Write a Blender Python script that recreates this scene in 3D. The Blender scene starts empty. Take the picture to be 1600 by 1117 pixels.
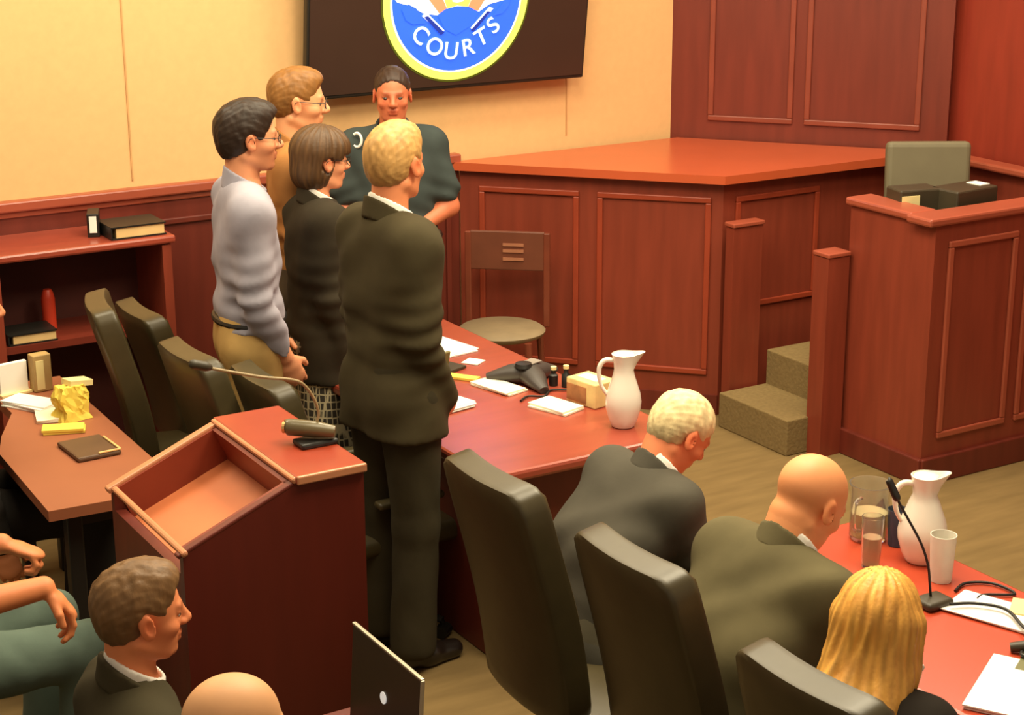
import bpy, bmesh, math, random
import numpy as np
from mathutils import Vector, Matrix
random.seed(4)
SC = bpy.context.scene
COL = SC.collection
R = math.radians

# ------------------------------------------------------------------ materials
def srgb(c):
    return tuple(((v/255)/12.92 if v/255 <= .04045 else ((v/255+.055)/1.055)**2.4) for v in c)
_mats = {}
def mat(name, rgb, rough=.6, metal=0., var=.12, scale=8., bump=0., stretch=(1,1,1), coat=0., emit=0., trans=0., spec=.5, vcol=False, sheen=0.):
    if name in _mats: return _mats[name]
    m = bpy.data.materials.new(name); m.use_nodes = True
    nt = m.node_tree; b = nt.nodes['Principled BSDF']
    c = srgb(rgb)
    tc = nt.nodes.new('ShaderNodeTexCoord'); mp = nt.nodes.new('ShaderNodeMapping')
    mp.inputs['Scale'].default_value = stretch
    nt.links.new(tc.outputs['Object'], mp.inputs['Vector'])
    nz = nt.nodes.new('ShaderNodeTexNoise'); nz.inputs['Scale'].default_value = scale; nz.inputs['Detail'].default_value = 5
    nt.links.new(mp.outputs['Vector'], nz.inputs['Vector'])
    rp = nt.nodes.new('ShaderNodeValToRGB')
    rp.color_ramp.elements[0].position = .3; rp.color_ramp.elements[1].position = .7
    rp.color_ramp.elements[0].color = tuple(v*(1-var) for v in c)+(1,)
    rp.color_ramp.elements[1].color = tuple(min(1, v*(1+var)) for v in c)+(1,)
    nt.links.new(nz.outputs['Fac'], rp.inputs['Fac'])
    out = rp.outputs['Color']
    if vcol:
        at = nt.nodes.new('ShaderNodeAttribute'); at.attribute_name = 'Col'
        mx = nt.nodes.new('ShaderNodeMix'); mx.data_type = 'RGBA'; mx.blend_type = 'MULTIPLY'
        mx.inputs[0].default_value = 1
        nt.links.new(out, mx.inputs[6]); nt.links.new(at.outputs['Color'], mx.inputs[7])
        out = mx.outputs[2]
    nt.links.new(out, b.inputs['Base Color'])
    b.inputs['Roughness'].default_value = rough; b.inputs['Metallic'].default_value = metal
    b.inputs['Coat Weight'].default_value = coat; b.inputs['Coat Roughness'].default_value = .25
    b.inputs['Specular IOR Level'].default_value = spec
    b.inputs['Sheen Weight'].default_value = sheen
    if trans:
        b.inputs['Transmission Weight'].default_value = trans; b.inputs['IOR'].default_value = 1.3
    if emit:
        nt.links.new(out, b.inputs['Emission Color']); b.inputs['Emission Strength'].default_value = emit
    if bump:
        bp = nt.nodes.new('ShaderNodeBump'); bp.inputs['Strength'].default_value = bump; bp.inputs['Distance'].default_value = .02
        nt.links.new(nz.outputs['Fac'], bp.inputs['Height']); nt.links.new(bp.outputs['Normal'], b.inputs['Normal'])
    _mats[name] = m
    return m
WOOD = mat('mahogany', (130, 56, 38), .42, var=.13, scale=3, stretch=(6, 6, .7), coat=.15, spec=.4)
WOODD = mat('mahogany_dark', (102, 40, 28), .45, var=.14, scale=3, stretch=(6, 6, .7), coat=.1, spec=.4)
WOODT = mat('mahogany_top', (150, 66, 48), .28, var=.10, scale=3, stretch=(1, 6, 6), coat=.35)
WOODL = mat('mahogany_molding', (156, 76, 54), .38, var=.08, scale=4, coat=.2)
DESKT = mat('left_desk_top', (150, 88, 58), .5, var=.06, scale=4)
WALL = mat('cream_wallcovering', (222, 178, 122), .85, var=.03, scale=30, bump=.02)
CARPET = mat('carpet', (124, 102, 66), .97, var=.13, scale=3.2, stretch=(1, 5, 1), bump=.1, spec=.1)
STEPC = mat('step_carpet', (128, 108, 72), .97, var=.1, scale=60, bump=.2, spec=.1)
VINYL = mat('olive_vinyl', (68, 59, 36), .40, var=.1, scale=14, bump=.03)
BLACKP = mat('black_plastic', (26, 24, 20), .45, var=.1)
CHROME = mat('chrome', (190, 180, 160), .25, metal=1., var=.05)
GREYM = mat('grey_metal', (120, 112, 98), .4, metal=.8, var=.05)
WHITEC = mat('white_ceramic', (240, 232, 216), .25, var=.03, coat=.4)
PAPER = mat('white_paper', (242, 238, 228), .8, var=.02)
CREAM = mat('cream_paper', (232, 214, 150), .8, var=.06)
YELLOW = mat('yellow_paper', (236, 208, 84), .7, var=.06)
GLASS = mat('clear_glass', (240, 240, 235), .03, var=.01, trans=.95)
WATER = mat('cup_water', (235, 230, 210), .1, var=.01, trans=.8)

# ------------------------------------------------------------------ mesh helpers
class MB:
    def __init__(s): s.v = []; s.f = []; s.m = []
    def add(s, vs, fs, mi=0):
        o = len(s.v); s.v += [tuple(v) for v in vs]; s.f += [tuple(i+o for i in f) for f in fs]; s.m += [mi]*len(fs); return s
    def box(s, c, d, bev=0., M=None, seg=2, mi=0):
        bm = bmesh.new(); bmesh.ops.create_cube(bm, size=1)
        bmesh.ops.scale(bm, vec=d, verts=bm.verts)
        if bev: bmesh.ops.bevel(bm, geom=list(bm.edges), offset=bev, segments=seg, profile=.5, affect='EDGES')
        bmesh.ops.translate(bm, vec=c, verts=bm.verts)
        if M is not None: bmesh.ops.transform(bm, matrix=M, verts=bm.verts)
        bm.verts.index_update()
        s.add([v.co for v in bm.verts], [[v.index for v in f.verts] for f in bm.faces], mi); bm.free(); return s
    def prism(s, poly, z0, z1, mi=0):
        n = len(poly); a = sum(poly[i][0]*poly[(i+1)%n][1]-poly[(i+1)%n][0]*poly[i][1] for i in range(n))
        if a < 0: poly = poly[::-1]
        vs = [(x, y, z0) for x, y in poly]+[(x, y, z1) for x, y in poly]
        fs = [tuple(range(n-1, -1, -1)), tuple(range(n, 2*n))]+[(i, (i+1)%n, n+(i+1)%n, n+i) for i in range(n)]
        return s.add(vs, fs, mi)
    def tube(s, pts, r, n=10, mi=0, cap=True):
        pts = [Vector(p) for p in pts]; rs = list(r) if isinstance(r, (list, tuple)) else [r]*len(pts)
        if 4 <= len(pts) <= 9:      # round the corners of hand-placed paths
            q = []; qr = []; m_ = len(pts)
            for i in range(m_-1):
                a, b, c, d_ = pts[max(i-1, 0)], pts[i], pts[i+1], pts[min(i+2, m_-1)]
                for k in range(5):
                    t = k/5; q.append(.5*((2*b)+(c-a)*t+(2*a-5*b+4*c-d_)*t*t+(3*b-a-3*c+d_)*t**3)); qr.append(rs[i]+(rs[i+1]-rs[i])*t)
            pts = q+[pts[-1]]; rs = qr+[rs[-1]]
        vs = []; fs = []; up = None
        for i, p in enumerate(pts):
            t = (pts[min(i+1, len(pts)-1)]-pts[max(i-1, 0)]).normalized()
            if up is None: up = Vector((0, 0, 1)) if abs(t.z) < .9 else Vector((1, 0, 0))
            a = t.cross(up).normalized(); b = a.cross(t).normalized(); up = b
            for k in range(n):
                w = 2*math.pi*k/n; vs.append(p+(a*math.cos(w)+b*math.sin(w))*rs[i])
        for i in range(len(pts)-1):
            for k in range(n):
                fs.append((i*n+k, i*n+(k+1)%n, (i+1)*n+(k+1)%n, (i+1)*n+k))
        if cap: fs += [tuple(range(n-1, -1, -1)), tuple((len(pts)-1)*n+k for k in range(n))]
        return s.add(vs, fs, mi)
    def lathe(s, prof, c=(0, 0, 0), n=32, fn=None, mi=0):
        vs = []; fs = []
        for r, z in prof:
            for k in range(n):
                a = 2*math.pi*k/n; p = [r*math.cos(a), r*math.sin(a), z]
                if fn: p = fn(p, a)
                vs.append((p[0]+c[0], p[1]+c[1], p[2]+c[2]))
        for i in range(len(prof)-1):
            for k in range(n): fs.append((i*n+k, i*n+(k+1)%n, (i+1)*n+(k+1)%n, (i+1)*n+k))
        if prof[0][0] > 1e-4: fs.append(tuple(range(n-1, -1, -1)))
        return s.add(vs, fs, mi)
    def xf(s, M):
        s.v = [tuple(M @ Vector(v)) for v in s.v]; return s
    def build(s, name, m, parent=None, smooth=False, **kw):
        me = bpy.data.meshes.new(name); me.from_pydata(s.v, [], s.f)
        ms = m if isinstance(m, (list, tuple)) else [m]
        for q in ms: me.materials.append(q)
        if len(ms) > 1: me.polygons.foreach_set('material_index', s.m)
        bm = bmesh.new(); bm.from_mesh(me); bmesh.ops.recalc_face_normals(bm, faces=bm.faces); bm.to_mesh(me); bm.free()
        if smooth:
            me.polygons.foreach_set('use_smooth', [True]*len(me.polygons))
            me.set_sharp_from_angle(angle=R(50))
        o = bpy.data.objects.new(name, me); COL.objects.link(o)
        if parent: o.parent = parent
        tag(o, **kw)
        return o
def tag(o, label=None, cat=None, group=None, kind=None):
    if label: o['label'] = label
    if cat: o['category'] = cat
    if group: o['group'] = group
    if kind: o['kind'] = kind
    return o
def thing(name, label, cat, loc=(0, 0, 0), rz=0., group=None):
    o = bpy.data.objects.new(name, None); COL.objects.link(o); o.empty_display_size = .05
    o.location = loc; o.rotation_euler = (0, 0, rz); return tag(o, label, cat, group)
def copy_tree(o, parent=None):
    c = o.copy(); COL.objects.link(c)
    if parent: c.parent = parent
    for ch in list(o.children): copy_tree(ch, c)
    return c
def frame_on(mb, O, U, u0, u1, z0, z1, N, w=.028, t=.014):
    """rectangular molding on a vertical face: O origin xy, U unit dir xy, N outward normal xy"""
    ang = math.atan2(U[1], U[0])
    def bar(ua, ub, za, zb):
        cu = (ua+ub)/2; c = Vector((O[0]+U[0]*cu+N[0]*t/2, O[1]+U[1]*cu+N[1]*t/2, (za+zb)/2))
        M = Matrix.Translation(c) @ Matrix.Rotation(ang, 4, 'Z')
        mb.box((0, 0, 0), (ub-ua, t, zb-za), bev=.005, M=M)
    bar(u0, u1, z1-w, z1); bar(u0, u1, z0, z0+w); bar(u0, u0+w, z0+w, z1-w); bar(u1-w, u1, z0+w, z1-w)

# ------------------------------------------------------------------ the room
YW = 7.35
def structure(name, mb, m, **kw): return mb.build(name, m, kind='structure', **kw)
structure('floor', MB().box((3.2, 3.4, -.05), (8.4, 9, .1)), CARPET)
structure('wall_back', MB().box((2.2, YW+.06, 1.7), (6.4, .12, 3.4)), WALL)
w = MB()
for x in (2.47, 4.74, .9): w.box((x, YW-.002, 2.35), (.006, .006, 2.2))
structure('trim_1', w, mat('wall_seam', (196, 150, 98), .9))
w = MB().box((1.65, YW-.016, .6), (4.9, .03, 1.2)); structure('trim_2', w, WOODD)
w = MB().box((1.65, YW-.03, 1.2), (4.9, .06, .045), bev=.008); w.box((1.65, YW-.02, 1.165), (4.9, .04, .03), bev=.006)
structure('trim_3', w, WOODL)
w = MB()
for x0, x1 in ((-.3, .55), (.62, 1.5), (1.57, 2.42), (2.5, 3.25), (3.35, 4.05)):
    frame_on(w, (0, YW-.03), (1, 0), x0, x1, .2, 1.07, (0, -1))
structure('trim_4', w, WOODD)
# diagonal panelled wall behind the bench
def dirn(a, b):
    d = Vector((b[0]-a[0], b[1]-a[1])); L = d.length; d /= L; return d, L
DA, DB = (5.39, 7.35), (6.28, 6.25)
d, L = dirn(DA, DB); n = Vector((-d.y, d.x))
if n.dot(Vector((-1, -1))) < 0: n = -n
w = MB().prism([DA, DB, (DB[0]-n.x*.12, DB[1]-n.y*.12), (DA[0]-n.x*.12, DA[1]-n.y*.12)], 0, 3.4)
structure('wall_bench', w, mat('mahogany_wall', (112, 46, 32), .42, var=.12, scale=3, stretch=(6, 6, .7)))
w = MB()
for a, b in ((.2, .64), (.70, 1.28)): frame_on(w, DA, d, a, b, 1.28, 3.1, n)
structure('trim_5', w, mat('wall_molding', (132, 62, 44), .4, var=.08))
structure('wall_right', MB().box((6.40, 4.2, 1.7), (.12, 4.6, 3.4)), mat('mahogany_red', (136, 48, 32), .42, var=.12, scale=3, stretch=(6, 6, .7)))

# ------------------------------------------------------------------ judge's bench
b0, b1, b2, b3 = (4.02, 7.31), (4.94, 6.32), (5.95, 6.32), (6.24, 6.28)
bench = thing('judge_bench', 'large raised mahogany bench with panelled front running from the cream wall to the witness stand', 'bench', (5.0, 6.8, 0))
ML = Matrix.Translation((-5.0, -6.8, 0))
def inb(mb): return mb.xf(ML)
body_poly = [(4.1, 7.31), (4.98, 6.36), (6.2, 6.36), (5.42, 7.29)]
inb(MB().prism(body_poly, 0, 1.14)).build('bench_body', WOOD, bench)
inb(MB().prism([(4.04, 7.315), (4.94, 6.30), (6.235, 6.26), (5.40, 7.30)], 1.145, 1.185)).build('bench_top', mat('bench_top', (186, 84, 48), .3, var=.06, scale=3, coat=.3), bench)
d, L = dirn((4.1, 7.31), (4.98, 6.36)); n = Vector((d.y, -d.x))
if n.dot(Vector((-1, -1))) < 0: n = -n
w = MB(); frame_on(w, (4.1, 7.31), d, .10, .60, .2, 1.07, n); frame_on(w, (4.1, 7.31), d, .69, 1.24, .2, 1.07, n)
frame_on(w, (0, 6.36), (1, 0), 5.05, 5.56, .52, 1.07, (0, -1)); inb(w)
w.build('panel_molding', mat('molding_bench', (148, 60, 36), .4, var=.08), bench)
w = MB(); w.prism([(4.1+n.x*.012, 7.31+n.y*.012), (4.98+n.x*.012, 6.36+n.y*.012), (4.98, 6.36), (4.1, 7.31)], 0, .1); inb(w)
w.build('plinth', WOODD, bench)
# side wing of the stair
w = thing('stair_wing_wall', 'low mahogany wing wall with a cap at the left side of the carpeted steps', 'wall panel', (5.04, 6.27, 0))
MB().box((0, 0, .475), (.17, .06, .95)).build('panel', WOOD, w)
MB().box((0, 0, .96), (.185, .075, .02), bev=.005).build('cap', WOODL, w)
w = thing('stair_wing_wall', 'narrow mahogany post wall between the carpeted steps and the witness stand', 'wall panel', (5.06, 5.68, 0))
MB().box((0, 0, .46), (.12, .10, .92)).build('panel', WOOD, w)
MB().box((0, 0, .932), (.13, .11, .02), bev=.005).build('cap', WOODL, w)
# steps
st = thing('carpeted_steps', 'two carpeted steps leading up between the bench and the witness stand', 'steps', (5.2, 5.97, 0))
MB().box((-.12+.16, 0, .085), (.32, .50, .17), bev=.006).xf(Matrix.Translation((-.20, .0, 0))).build('step', STEPC, st)
MB().box((.19, 0, .17), (.46, .50, .34), bev=.006).build('step', STEPC, st)
# witness stand
ws = thing('witness_stand', 'boxed mahogany witness stand with recessed side panels and wide top rail', 'witness stand', (5.7, 5.4, 0))
MW = Matrix.Translation((-5.7, -5.4, 0))
X0, X1, Y0, Y1 = 5.14, 6.3, 5.14, 5.66
w = MB().box(((X0+X1)/2, Y0+.03, .58), (X1-X0, .06, 1.13)); w.xf(MW).build('front_panel', WOOD, ws)
w = MB().box((X0+.03, (Y0+.06+Y1)/2, .58), (.06, Y1-Y0-.06, 1.13)); w.xf(MW).build('side_panel', WOOD, ws)
w = MB().box((6.29, 5.6, .58), (.05, 1.1, 1.13)); w.xf(MW).build('side_panel', WOOD, ws)
w = MB().box((5.86, 5.62, .25), (.82, .9, .5)).xf(MW).build('platform', WOODD, ws)
w = MB(); w.box(((X0+X1)/2-.02, Y0+.055, 1.16), (X1-X0+.06, .15, .035), bev=.01); w.xf(MW).build('top_rail', WOODL, ws)
w = MB(); w.box((X0+.055, (Y0+.13+Y1+.02)/2, 1.16), (.15, Y1-Y0-.11, .035), bev=.01); w.xf(MW).build('top_rail', WOODL, ws)
w = MB(); w.box((6.24, 5.72, 1.17), (.1, 1.02, .035), bev=.01); w.xf(MW).build('top_rail', WOODL, ws)
w = MB(); frame_on(w, (0, Y0), (1, 0), 5.215, 5.62, .2, 1.07, (0, -1)); frame_on(w, (0, Y0), (1, 0), 5.68, 6.2, .2, 1.07, (0, -1)); w.xf(MW).build('panel_molding', WOODL, ws)
w = MB(); w.box(((X0+X1)/2, Y0-.008, .06), (X1-X0+.02, .03, .12), bev=.006); w.box((X0-.008, (Y0+Y1)/2, .06), (.03, Y1-Y0+.02, .12), bev=.006); w.xf(MW).build('plinth', WOODD, ws)
w = MB(); w.box((5.75, 5.42, .98), (1.06, .42, .03)); w.xf(MW).build('shelf', WOODD, ws)
# things in the witness stand
t = thing('witness_chair', 'grey padded chair back rising behind the witness stand rail', 'chair', (5.86, 5.92, .5))
OL = mat('grey_olive_vinyl', (112, 104, 80), .6, var=.05)
MB().box((0, 0, .55), (.40, .07, .52), bev=.025, seg=3, M=Matrix.Rotation(R(-31), 4, 'Z') @ Matrix.Rotation(R(-6), 4, 'X')).build('backrest', OL, t)
MB().box((.1, -.14, .28), (.36, .3, .07), bev=.025, M=Matrix.Rotation(R(-31), 4, 'Z')).build('seat', OL, t)
MB().tube([(.1, -.12, .02), (.1, -.12, .26)], .03).build('post', BLACKP, t)
MB().lathe([(0, 0), (.17, 0), (.17, .015), (.03, .03), (0, .03)], c=(.1, -.12, .0)).build('base', BLACKP, t)
DK = mat('dark_olive_plastic', (58, 50, 34), .5, var=.1)
t = thing('desk_monitor', 'dark box with a cream label on the inner shelf of the witness stand', 'box', (5.35, 5.50, .996), R(-14))
MB().box((0, 0, .115), (.2, .13, .23), bev=.008).build('case', DK, t)
MB().box((-.05, -.067, .175), (.085, .004, .06)).build('label', CREAM, t)
t = thing('document_box', 'dark flat-topped box at the right of the labelled box in the witness stand', 'box', (5.55, 5.40, .996), R(4))
MB().box((0, 0, .115), (.26, .16, .23), bev=.008).build('case', DK, t)
MB().box((.09, 0, .232), (.06, .08, .004)).build('label', PAPER, t)

# ------------------------------------------------------------------ television with the courts seal
tv = thing('television', 'large dark wall screen tilted forward and showing a round courts seal', 'television', (4.03, 7.25, 2.02))
tilt = Matrix.Translation((0, -.05, 0)) @ Matrix.Rotation(R(7), 4, 'X')
SCR = mat('screen_black', (58, 40, 32), .3, var=.03, emit=.12)
MB().box((-.015, 0, -.022), (1.50, .045, .90), bev=.008).xf(tilt).build('frame', BLACKP, tv)
scr = MB().box((-.015, -.024, -.018), (1.475, .004, .87)).xf(tilt).build('screen', SCR, tv)
MB().box((0, .05, .05), (.4, .10, .3)).build('wall_bracket', BLACKP, tv)
seal = MB()
def E(name, c, e=.9): return mat(name, c, .5, var=.02, emit=e)
SM = [E('seal_lime', (226, 232, 96)), E('seal_edge', (70, 78, 10), .3), E('seal_white', (240, 244, 252)), E('seal_blue', (40, 92, 240)), E('seal_navy', (24, 48, 150), .6), E('seal_sun', (255, 236, 90)), E('seal_coral', (242, 130, 92)), E('seal_cyan', (150, 205, 250))]
SU, SV = -.003, .44-.44   # seal centre in screen coordinates is set below
cu, cv = -.006, -.040
SS = 1.135
def flat(poly, lay, mi):
    y = -.0275-lay*.0012
    seal.add([(cu+u*SS, y, cv+v*SS) for u, v in poly], [tuple(range(len(poly)))], mi)
def circ(r, n=72): return [(r*math.cos(2*math.pi*k/n), r*math.sin(2*math.pi*k/n)) for k in range(n)]
flat(circ(.349), 0, 1); flat(circ(.340), 1, 0); flat(circ(.308), 2, 2); flat(circ(.300), 3, 3)
def z(px, py): return ((px/3.2+440-706)/345, -(py/3.2-8)/345/.98)
def clipc(poly, r=.300):
    return [(u, v) if math.hypot(u, v) < r else (u*r/math.hypot(u, v), v*r/math.hypot(u, v)) for u, v in poly]
top = [(.3*math.cos(R(a)), .3*math.sin(R(a))) for a in range(2, 179, 6)]
flat(clipc([z(545, 30), z(600, 45), z(680, 85), z(770, 100), z(850, 62), z(960, 95), z(1020, 60), z(1100, 45), z(1165, -10)])+top, 4, 2)
flat([z(600, -40), z(690, 10), z(760, 90), z(800, 72), z(740, -40)], 5, 6)
flat([z(1100, -40), z(1000, 30), z(960, 88), z(905, 70), z(960, -40)], 5, 6)
flat([z(745, -60), z(800, 72), z(850, 58), z(905, 68), z(965, -60)], 5, 5)
flat([z(800, -60), z(825, 40), z(850, 44), z(880, 40), z(905, -60)], 6, 2)
flat([z(750, 95), z(790, 70), z(850, 60), z(910, 66), z(965, 92), z(930, 150), z(850, 190), z(790, 160)], 6, 3)
flat([z(670, 95), z(690, 78), z(788, 165), z(780, 172), z(700, 120)], 7, 2)
flat([z(1040, 80), z(1018, 72), z(925, 160), z(932, 170), z(1010, 112)], 7, 2)
flat([z(565, 60), z(600, 40), z(640, 60), z(668, 95), z(690, 130), z(625, 130), z(590, 110)], 7, 3)
flat([z(1135, 30), z(1100, 45), z(1062, 85), z(1035, 115), z(1090, 105), z(1120, 75)], 7, 3)
flat([z(680, 100), z(700, 96), z(790, 175), z(770, 185)], 8, 4)
flat([z(1025, 95), z(1010, 90), z(925, 172), z(940, 182)], 8, 4)
seal.xf(tilt).build('seal_emblem', SM, scr)
def text_mesh(ch, size):
    c = bpy.data.curves.new('t', 'FONT'); c.body = ch; c.size = size; c.align_x = 'CENTER'; c.align_y = 'CENTER'; c.offset = .0012
    o = bpy.data.objects.new('t', c); COL.objects.link(o)
    dg = bpy.context.evaluated_depsgraph_get(); me = bpy.data.meshes.new_from_object(o.evaluated_get(dg))
    vs = [v.co.copy() for v in me.vertices]; fs = [tuple(p.vertices) for p in me.polygons]
    bpy.data.objects.remove(o); bpy.data.curves.remove(c); bpy.data.meshes.remove(me); return vs, fs
lt = MB()
for ch, zx, zy, rot in (('C', 662, 180, -42), ('O', 738, 237, -24), ('U', 826, 262, -5), ('R', 914, 250, 12), ('T', 984, 208, 28), ('S', 1043, 158, 42)):
    vs, fs = text_mesh(ch, .116); u, v = z(zx, zy); a = R(rot)
    lt.add([(cu+u*SS+p.x*math.cos(a)-p.y*math.sin(a), -.040, cv+v*SS+p.x*math.sin(a)+p.y*math.cos(a)) for p in vs], fs)
lt.xf(tilt).build('seal_lettering', E('seal_letter', (205, 230, 250), 1.0), scr)

# ------------------------------------------------------------------ tables
def top_slab(mb, x0, x1, y0, y1, z, t=.04, bev=.012): return mb.box(((x0+x1)/2, (y0+y1)/2, z-t/2), (x1-x0, y1-y0, t), bev=bev)
t = thing('counsel_table', 'long mahogany table with solid panel ends, papers and phone on it', 'table', (3.0, 5.35, 0))
T3 = Matrix.Translation((-3.0, -5.35, 0))
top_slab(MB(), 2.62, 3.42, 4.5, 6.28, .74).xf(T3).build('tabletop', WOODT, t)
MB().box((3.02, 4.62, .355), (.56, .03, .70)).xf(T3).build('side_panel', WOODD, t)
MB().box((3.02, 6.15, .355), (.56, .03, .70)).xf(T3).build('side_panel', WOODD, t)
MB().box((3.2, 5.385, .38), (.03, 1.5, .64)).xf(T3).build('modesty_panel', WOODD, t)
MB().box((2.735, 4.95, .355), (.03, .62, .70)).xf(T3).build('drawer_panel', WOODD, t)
t = thing('counsel_table', 'bright red-brown table in front of the seated men, with pitchers and microphone', 'table', (3.05, 2.9, 0))
T4 = Matrix.Translation((-3.05, -2.9, 0))
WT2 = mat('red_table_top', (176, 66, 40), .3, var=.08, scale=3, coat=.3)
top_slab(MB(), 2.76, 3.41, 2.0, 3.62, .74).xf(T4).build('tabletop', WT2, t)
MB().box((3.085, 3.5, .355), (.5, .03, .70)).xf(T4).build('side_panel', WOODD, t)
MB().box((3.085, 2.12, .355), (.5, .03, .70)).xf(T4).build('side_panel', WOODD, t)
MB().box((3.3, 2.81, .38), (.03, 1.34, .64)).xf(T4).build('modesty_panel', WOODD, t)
# left small desk
t = thing('side_desk', 'narrow red-brown desk on dark legs at the left, cluttered with papers', 'desk', (1.55, 5.6, 0))
T5 = Matrix.Translation((-1.55, -5.6, 0))
w = MB().prism([(1.33, 4.95), (1.76, 4.93), (1.78, 6.3), (1.5, 6.3), (1.5, 5.95), (1.4, 5.72), (1.345, 5.55)], .705, .74); w.xf(T5).build('desktop', DESKT, t)
for x, y in ((1.43, 5.05), (1.70, 5.05), (1.58, 6.2), (1.72, 6.2)):
    MB().box((x, y, .352), (.05, .05, .705), bev=.005).xf(T5).build('leg', BLACKP, t)
w = MB().box((1.565, 5.05, .67), (.22, .03, .06)).box((1.70, 5.62, .67), (.03, 1.1, .06)); w.xf(T5).build('apron', BLACKP, t)

# ------------------------------------------------------------------ lectern
lc = thing('lectern', 'mahogany lectern with sloped reading well and flat shelf for a microphone', 'lectern', (1.65, 4.18, 0))
T6 = Matrix.Translation((-1.65, -4.18, 0))
Ya, Yb = 3.90, 4.455
# side panels with the slope silhouette (in xz)
def side(y0, y1):
    pr = [(1.375, 0), (1.885, 0), (1.885, 1.10), (1.69, 1.10), (1.375, .97)]
    m = MB(); m.add([(x, y0, z_) for x, z_ in pr]+[(x, y1, z_) for x, z_ in pr],
        [(0, 1, 2, 3, 4), (9, 8, 7, 6, 5)]+[(i, (i+1) % 5, 5+(i+1) % 5, 5+i) for i in range(5)])
    return m.xf(T6)
side(Ya, Ya+.025).build('side_panel', mat('lectern_wood', (98, 32, 20), .42, var=.08, scale=3, stretch=(6, 6, .7), coat=.12), lc)
side(Yb-.025, Yb).build('side_panel', WOODD, lc)
MB().box((1.87, (Ya+Yb)/2, .545), (.03, Yb-Ya-.05, 1.09)).xf(T6).build('front_panel', WOODD, lc)
MB().box((1.39, (Ya+Yb)/2, .46), (.03, Yb-Ya-.05, .90)).xf(T6).build('back_panel', WOODD, lc)
MB().box((1.79, (Ya+Yb)/2, 1.108), (.205, Yb-Ya+.02, .022), bev=.006).xf(T6).build('top_shelf', mat('lectern_shelf', (150, 56, 32), .35, var=.07, coat=.2), lc)
MB().box((1.79, Ya-.008, 1.108), (.20, .012, .024), bev=.004).xf(T6).build('shelf_edge_highlight', mat('rim_pale', (196, 130, 92), .35, var=.05, coat=.3), lc)  # thin pale strip: highlight along the shelf's front edge, painted in as colour
# sunken reading board and rim strips
al = math.atan2(1.10-.97, 1.69-1.375)
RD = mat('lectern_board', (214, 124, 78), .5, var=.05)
Mr = Matrix.Translation((1.5325, (Ya+Yb)/2, 1.035)) @ Matrix.Rotation(-al, 4, 'Y')
Ls = math.hypot(.315, .13)
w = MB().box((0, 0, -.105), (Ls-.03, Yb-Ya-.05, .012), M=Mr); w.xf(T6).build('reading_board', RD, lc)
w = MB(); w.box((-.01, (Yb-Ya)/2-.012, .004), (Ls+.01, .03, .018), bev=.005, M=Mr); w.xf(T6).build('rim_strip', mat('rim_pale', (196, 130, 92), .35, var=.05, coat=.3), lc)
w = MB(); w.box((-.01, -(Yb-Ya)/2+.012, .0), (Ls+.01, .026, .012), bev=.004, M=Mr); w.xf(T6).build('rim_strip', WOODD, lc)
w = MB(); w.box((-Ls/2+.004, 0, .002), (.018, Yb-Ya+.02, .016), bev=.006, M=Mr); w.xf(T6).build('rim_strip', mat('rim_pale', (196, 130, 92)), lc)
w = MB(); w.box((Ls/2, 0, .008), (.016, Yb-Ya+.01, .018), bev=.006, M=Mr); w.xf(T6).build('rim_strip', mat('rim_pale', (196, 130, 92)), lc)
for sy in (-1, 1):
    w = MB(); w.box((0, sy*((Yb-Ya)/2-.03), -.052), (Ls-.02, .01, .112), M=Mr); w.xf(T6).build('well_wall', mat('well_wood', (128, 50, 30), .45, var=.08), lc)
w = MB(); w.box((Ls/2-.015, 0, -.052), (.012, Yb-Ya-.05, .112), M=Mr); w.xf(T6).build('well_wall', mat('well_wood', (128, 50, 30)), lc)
# lectern microphone
t = thing('gooseneck_microphone', 'gooseneck microphone with a long arm reaching left from the lectern shelf', 'microphone', (1.84, 4.10, 1.119))
MB().box((0, 0, .008), (.11, .07, .016), bev=.007).build('base_plate', BLACKP, t)
w = MB().tube([(-.065, .05, .045), (-.055, .044, .045), (.0, .0, .042), (.045, -.03, .036)], [.017, .024, .023, .016], n=14); w.build('base', mat('mic_olive', (98, 86, 56), .35, coat=.3), t, smooth=True)
MB().tube([(-.070, .054, .045), (-.064, .049, .045)], .0165, n=14).build('end_cap', mat('brass', (210, 170, 110), .35, metal=.6), t)
MB().tube([(.0, 0, .05), (.012, .0, .085), (0, 0, .13), (-.03, 0, .175), (-.07, 0, .195), (-.15, 0, .215), (-.29, 0, .262)], .0042, n=8).build('gooseneck', mat('gooseneck_tan', (150, 128, 92), .4), t, smooth=True)
MB().tube([(-.285, 0, .261), (-.30, 0, .268), (-.335, 0, .28), (-.345, 0, .283)], [.006, .013, .013, .006]).build('mic_head', DK, t, smooth=True)

# ------------------------------------------------------------------ credenza by the back wall
t = thing('open_credenza', 'open-fronted mahogany shelf unit against the wainscot at the left', 'cabinet', (1.9, 7.12, 0))
T7 = Matrix.Translation((-1.9, -7.12, 0))
MB().box((1.87, 7.12, 1.065), (1.26, .39, .035), bev=.01).xf(T7).build('top', WOODT, t)
MB().box((2.46, 7.12, .52), (.04, .37, 1.045)).xf(T7).build('side_panel', WOOD, t)
MB().box((1.73, 7.12, .52), (.04, .37, 1.045)).xf(T7).build('upright', WOOD, t)
MB().box((1.27, 7.12, .52), (.04, .37, 1.045)).xf(T7).build('side_panel', WOOD, t)
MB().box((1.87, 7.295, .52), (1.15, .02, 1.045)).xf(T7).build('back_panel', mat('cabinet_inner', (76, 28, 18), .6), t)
MB().box((1.87, 7.12, .675), (1.15, .34, .03)).xf(T7).build('shelf', mat('cabinet_shelf', (110, 40, 24), .5), t)
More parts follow.
